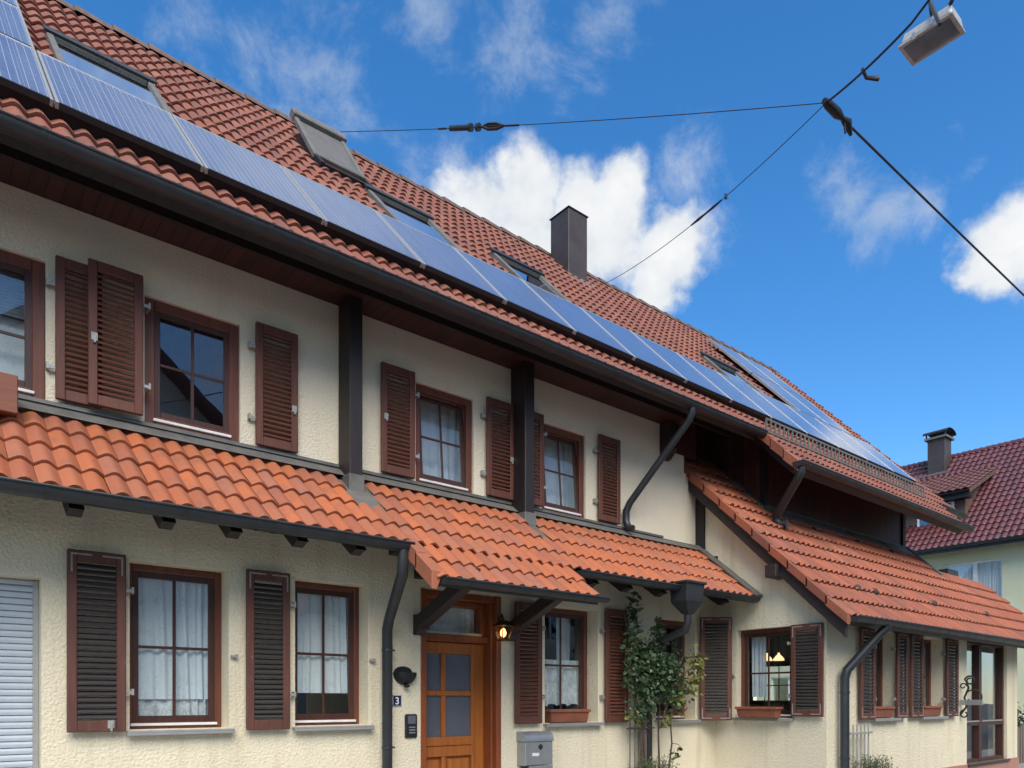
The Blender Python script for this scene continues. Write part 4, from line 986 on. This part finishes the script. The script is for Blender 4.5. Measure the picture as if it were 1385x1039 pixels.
# ------------------------------------------------------------------ houses across the street (mirrored in the panes)
def facing(u0, wd, v0, ze, za, wallm, label):
    oh = thing('facing_house', (u0+wd/2, v0, 0), label, 'house')
    FO = frame((u0, v0, 0), (1,0,0), (0,-1,0)); c = wd/2
    OH = [(1.0,2.2,1.2,2.6),(c-.6,c+.6,1.2,2.6),(wd-2.2,wd-1.0,1.2,2.6),(1.6,2.8,4.2,5.6),(c-.6,c+.6,4.2,5.6),(wd-2.8,wd-1.6,4.2,5.6)]
    def gab(mb):
        for bb in (0,-.3): mb.quad(FO(0,bb,ze), FO(wd,bb,ze), FO(c,bb,za))
    wall('wall', FO, wd, ze, OH, M[wallm], oh, extra=gab)
    MB().box(u0,u0+.3,v0+.3,v0+9,0,ze).build('side_wall', M[wallm], oh); MB().box(u0+wd-.3,u0+wd,v0+.3,v0+9,0,ze).build('side_wall', M[wallm], oh); MB().box(u0+.3,u0+wd-.3,v0+8.7,v0+9,0,ze).build('rear_wall', M[wallm], oh)
    k = (za-ze)/c
    for s_ in (-1, 1):
        x0 = u0 + c + s_*(c+.7); x1 = u0 + c; z0 = ze - .7*k; d = MB()
        d.hexa([(x0,v0-.6,z0),(x1,v0-.6,za),(x1,v0+9.5,za),(x0,v0+9.5,z0),(x0,v0-.6,z0+.2),(x1,v0-.6,za+.22),(x1,v0+9.5,za+.22),(x0,v0+9.5,z0+.2)]); d.build('roof_slope', M['tile_dark'], oh)
    for a0, a1, c0, c1 in OH:
        f = MB().fbox(FO,a0,a0+.07,-.2,-.12,c0,c1).fbox(FO,a1-.07,a1,-.2,-.12,c0,c1).fbox(FO,a0+.07,a1-.07,-.2,-.12,c0,c0+.07).fbox(FO,a0+.07,a1-.07,-.2,-.12,c1-.07,c1).fbox(FO,(a0+a1)/2-.05,(a0+a1)/2+.05,-.2,-.12,c0+.07,c1-.07).build('window', M['whitealu'], oh)
        MB().fbox(FO,a0+.06,a1-.06,-.17,-.16,c0+.06,c1-.06).build('pane', M['glass'], f)
        MB().fbox(FO,a0+.01,a1-.01,-.5,-.45,c0+.01,c1-.01).build('dark_room', M['dark'], f)
facing(-2.2, 12.0, 15.5, 7.4, 12.6, 'white', 'white gabled house across the street, seen mirrored in window panes')
facing(12.5, 11.0, 16.5, 6.6, 11.6, 'plaster_up', 'beige gabled house across the street, mirrored in the panes beside the rose')
facing(26.5, 12.0, 15.0, 6.2, 11.0, 'green', 'greenish gabled house across the street, mirrored in the wing glazing')

# ------------------------------------------------------------------ fence and hedge at the right
d = MB(); fz = thing('picket_fence', (18,1.0,.3), 'grey weathered wooden fence beyond the plastered corner pillar', 'fence')
for i in range(26): u = 16.55 + i*.13; d.box(u,u+.09,.95+.01*math.sin(i*2.1),.972+.01*math.sin(i*2.1),.05,1.10+.03*math.sin(i*1.7))
d.build('pickets', M['oldwood'], fz); MB().box(16.5,20,.915,.945,.35,.42).box(16.5,20,.915,.945,.88,.95).build('rail', M['oldwood'], fz)
hd = thing('hedge', (19,.3,.3), 'dark green hedge growing behind the wooden fence', 'hedge')
r = random.Random(9); h_ = MB()
for _ in range(70): leaves(h_, (r.uniform(16.6,23), r.uniform(-.5,.5), r.uniform(.5,1.32)), (.2,.15,.16), 45, .075, r)
h_.build('foliage', M['hedge'], hd, recalc=False)
s_ = MB()
for i in range(12): u = 16.8+i*.5; s_.tube([(u,.1,.1),(u+r.uniform(-.1,.1),.1,.7),(u+r.uniform(-.2,.2),.2,1.2)], [.02,.015,.006], 6)
s_.build('stems', M['stem'], hd)

# ------------------------------------------------------------------ world: sky with clouds
SUN_EL, SUN_AZ = R(47), R(208)          # azimuth clockwise from +Y
wd_ = bpy.data.worlds.new('World'); scene.world = wd_; wd_.use_nodes = True
nt = wd_.node_tree; nt.nodes.clear()
out = nd(nt, 'ShaderNodeOutputWorld')
sky = nd(nt, 'ShaderNodeTexSky', sky_type='NISHITA', sun_disc=False, sun_elevation=SUN_EL, sun_rotation=SUN_AZ, air_density=1.0, dust_density=.3, ozone_density=3.0, altitude=400)
bg = nd(nt, 'ShaderNodeBackground', inp={1: .124}); hs = nd(nt, 'ShaderNodeHueSaturation', inp={'Saturation': 1.3, 'Value': 1.0})
nt.links.new(sky.outputs[0], hs.inputs['Color']); nt.links.new(hs.outputs[0], bg.inputs[0])
tc = nd(nt, 'ShaderNodeTexCoord'); D_ = tc.outputs['Generated']
nrm = nd(nt, 'ShaderNodeVectorMath', operation='NORMALIZE'); nt.links.new(D_, nrm.inputs[0]); D_ = nrm.outputs[0]
warp = nd(nt, 'ShaderNodeTexNoise', inp={'Scale': 9, 'Detail': 6, 'Roughness': .6}); nt.links.new(D_, warp.inputs['Vector'])
sub = nd(nt, 'ShaderNodeVectorMath', operation='SUBTRACT', inp={1: (.5,.5,.5)}); nt.links.new(warp.outputs['Color'], sub.inputs[0])
scl = nd(nt, 'ShaderNodeVectorMath', operation='SCALE', inp={'Scale': .075}); nt.links.new(sub.outputs[0], scl.inputs[0])
add = nd(nt, 'ShaderNodeVectorMath', operation='ADD'); nt.links.new(D_, add.inputs[0]); nt.links.new(scl.outputs[0], add.inputs[1]); DW = add.outputs[0]
CUM = [(0.4971,0.6744,0.5459,0.0552),(0.5329,0.6326,0.562,0.048),(0.536,0.6559,0.5315,0.072),(0.6107,0.5562,0.5636,0.0409),(0.5883,0.5949,0.5478,0.0517),(0.6145,0.5856,0.5287,0.0775),(0.5836,0.6326,0.5091,0.0687),(0.6732,0.5375,0.5077,0.0489),(0.6734,0.5647,0.4772,0.0415),(0.8565,0.2503,0.4514,0.0531),(0.8559,0.2728,0.4393,0.0362),(0.5871,0.6116,0.5304,0.0507)]
THIN = [(0.2019,0.7509,0.6288,0.0673),(0.2619,0.7407,0.6186,0.0628),(0.3127,0.715,0.6252,0.0713),(0.3629,0.7,0.6151,0.054),(0.427,0.6873,0.5876,0.0802),(0.464,0.6705,0.579,0.0488),(0.4743,0.5687,0.672,0.0889),(0.5259,0.5162,0.6759,0.0659),(0.3993,0.6153,0.6797,0.0656),(0.6635,0.4897,0.5657,0.048),(0.694,0.5023,0.5158,0.0497),(0.7626,0.3722,0.529,0.0424),(0.7899,0.3467,0.5058,0.0508),(0.7964,0.3648,0.4823,0.0354),(0.7844,0.2815,0.5527,0.03),(0.8075,0.2766,0.5211,0.0305),(0.8072,0.3138,0.5,0.034),(0.8375,0.2416,0.4902,0.0431),(0.3229,0.6689,0.6695,0.0577)]
def blobs(L, vec, kk):
    acc = None
    for x, y, z, r_ in L:
        ds = nd(nt, 'ShaderNodeVectorMath', operation='DISTANCE', inp={1: (x,y,z)}); nt.links.new(vec, ds.inputs[0])
        f = math_(nt, 'SUBTRACT', 1.0, math_(nt, 'DIVIDE', ds.outputs['Value'], r_*kk))
        acc = f if acc is None else math_(nt, 'MAXIMUM', acc, f)
    return acc
n1 = nd(nt, 'ShaderNodeTexNoise', inp={'Scale': 16, 'Detail': 9, 'Roughness': .58}); nt.links.new(D_, n1.inputs['Vector'])
n2 = nd(nt, 'ShaderNodeTexNoise', inp={'Scale': 9, 'Detail': 10, 'Roughness': .68, 'Distortion': .3}); nt.links.new(D_, n2.inputs['Vector'])
# other clouds over the rest of the sky, behind and beside the viewer
n3 = nd(nt, 'ShaderNodeTexNoise', inp={'Scale': 2.1, 'Detail': 8, 'Roughness': .6}); nt.links.new(D_, n3.inputs['Vector'])
sx = nd(nt, 'ShaderNodeSeparateXYZ'); nt.links.new(D_, sx.inputs[0])
def smooth(x, lo, hi, top=1.0):
    m_ = nd(nt, 'ShaderNodeMapRange', interpolation_type='SMOOTHSTEP', inp={1: lo, 2: hi, 3: 0.0, 4: top}); nt.links.new(x, m_.inputs[0]); return m_.outputs[0]
cum = smooth(math_(nt, 'ADD', blobs(CUM, DW, 1.2), math_(nt, 'MULTIPLY', math_(nt, 'SUBTRACT', n1.outputs['Fac'], .5), 1.0)), .03, .50)
thin = smooth(math_(nt, 'ADD', blobs(THIN, DW, 1.35), math_(nt, 'MULTIPLY', math_(nt, 'SUBTRACT', n2.outputs['Fac'], .52), 3.0)), .35, 1.45, .58)
rest = math_(nt, 'MAXIMUM', smooth(math_(nt, 'MULTIPLY', sx.outputs[1], -1), -.20, .25), smooth(sx.outputs[2], .695, .80))
behind = math_(nt, 'MULTIPLY', rest, smooth(n3.outputs['Fac'], .38, .66, .75))
dens = math_(nt, 'MAXIMUM', math_(nt, 'MAXIMUM', cum, thin), behind, True)
ccol = ramp(nt, math_(nt, 'ADD', math_(nt, 'MULTIPLY', n1.outputs['Fac'], .7), math_(nt, 'MULTIPLY', blobs(CUM, DW, 1.6), .25)), [(.28, (.60,.68,.78)), (.47, (.84,.88,.92)), (.66, (1,1,1))])
cb = nd(nt, 'ShaderNodeBackground', inp={1: .52}); nt.links.new(ccol, cb.inputs[0])
ms = nd(nt, 'ShaderNodeMixShader'); nt.links.new(dens, ms.inputs[0]); nt.links.new(bg.outputs[0], ms.inputs[1]); nt.links.new(cb.outputs[0], ms.inputs[2])
nt.links.new(ms.outputs[0], out.inputs[0])

sl = bpy.data.lights.new('sun', 'SUN'); sl.energy = 2.9; sl.angle = R(50); sl.color = (1,.93,.82)
so = bpy.data.objects.new('sun', sl); COL.objects.link(so)
dirv = Vector((math.sin(SUN_AZ)*math.cos(SUN_EL), math.cos(SUN_AZ)*math.cos(SUN_EL), math.sin(SUN_EL)))
so.rotation_euler = dirv.to_track_quat('Z','Y').to_euler(); so.location = dirv*60

# ------------------------------------------------------------------ camera
cd = bpy.data.cameras.new('camera'); co = bpy.data.objects.new('camera', cd); COL.objects.link(co)
co.location = (0,-6.3,1.65); co.rotation_euler = (R(90),0,-(math.pi/2 - R(50.6018)))
cd.sensor_width = 36; cd.lens = 36*1000/1385; cd.shift_y = (947.5-519.5)/1385; cd.shift_x = 0; cd.clip_end = 2000; cd.clip_start = .05
scene.camera = co
scene.view_settings.view_transform = 'Standard'; scene.view_settings.look = 'None'; scene.view_settings.exposure = .9; scene.view_settings.gamma = 1
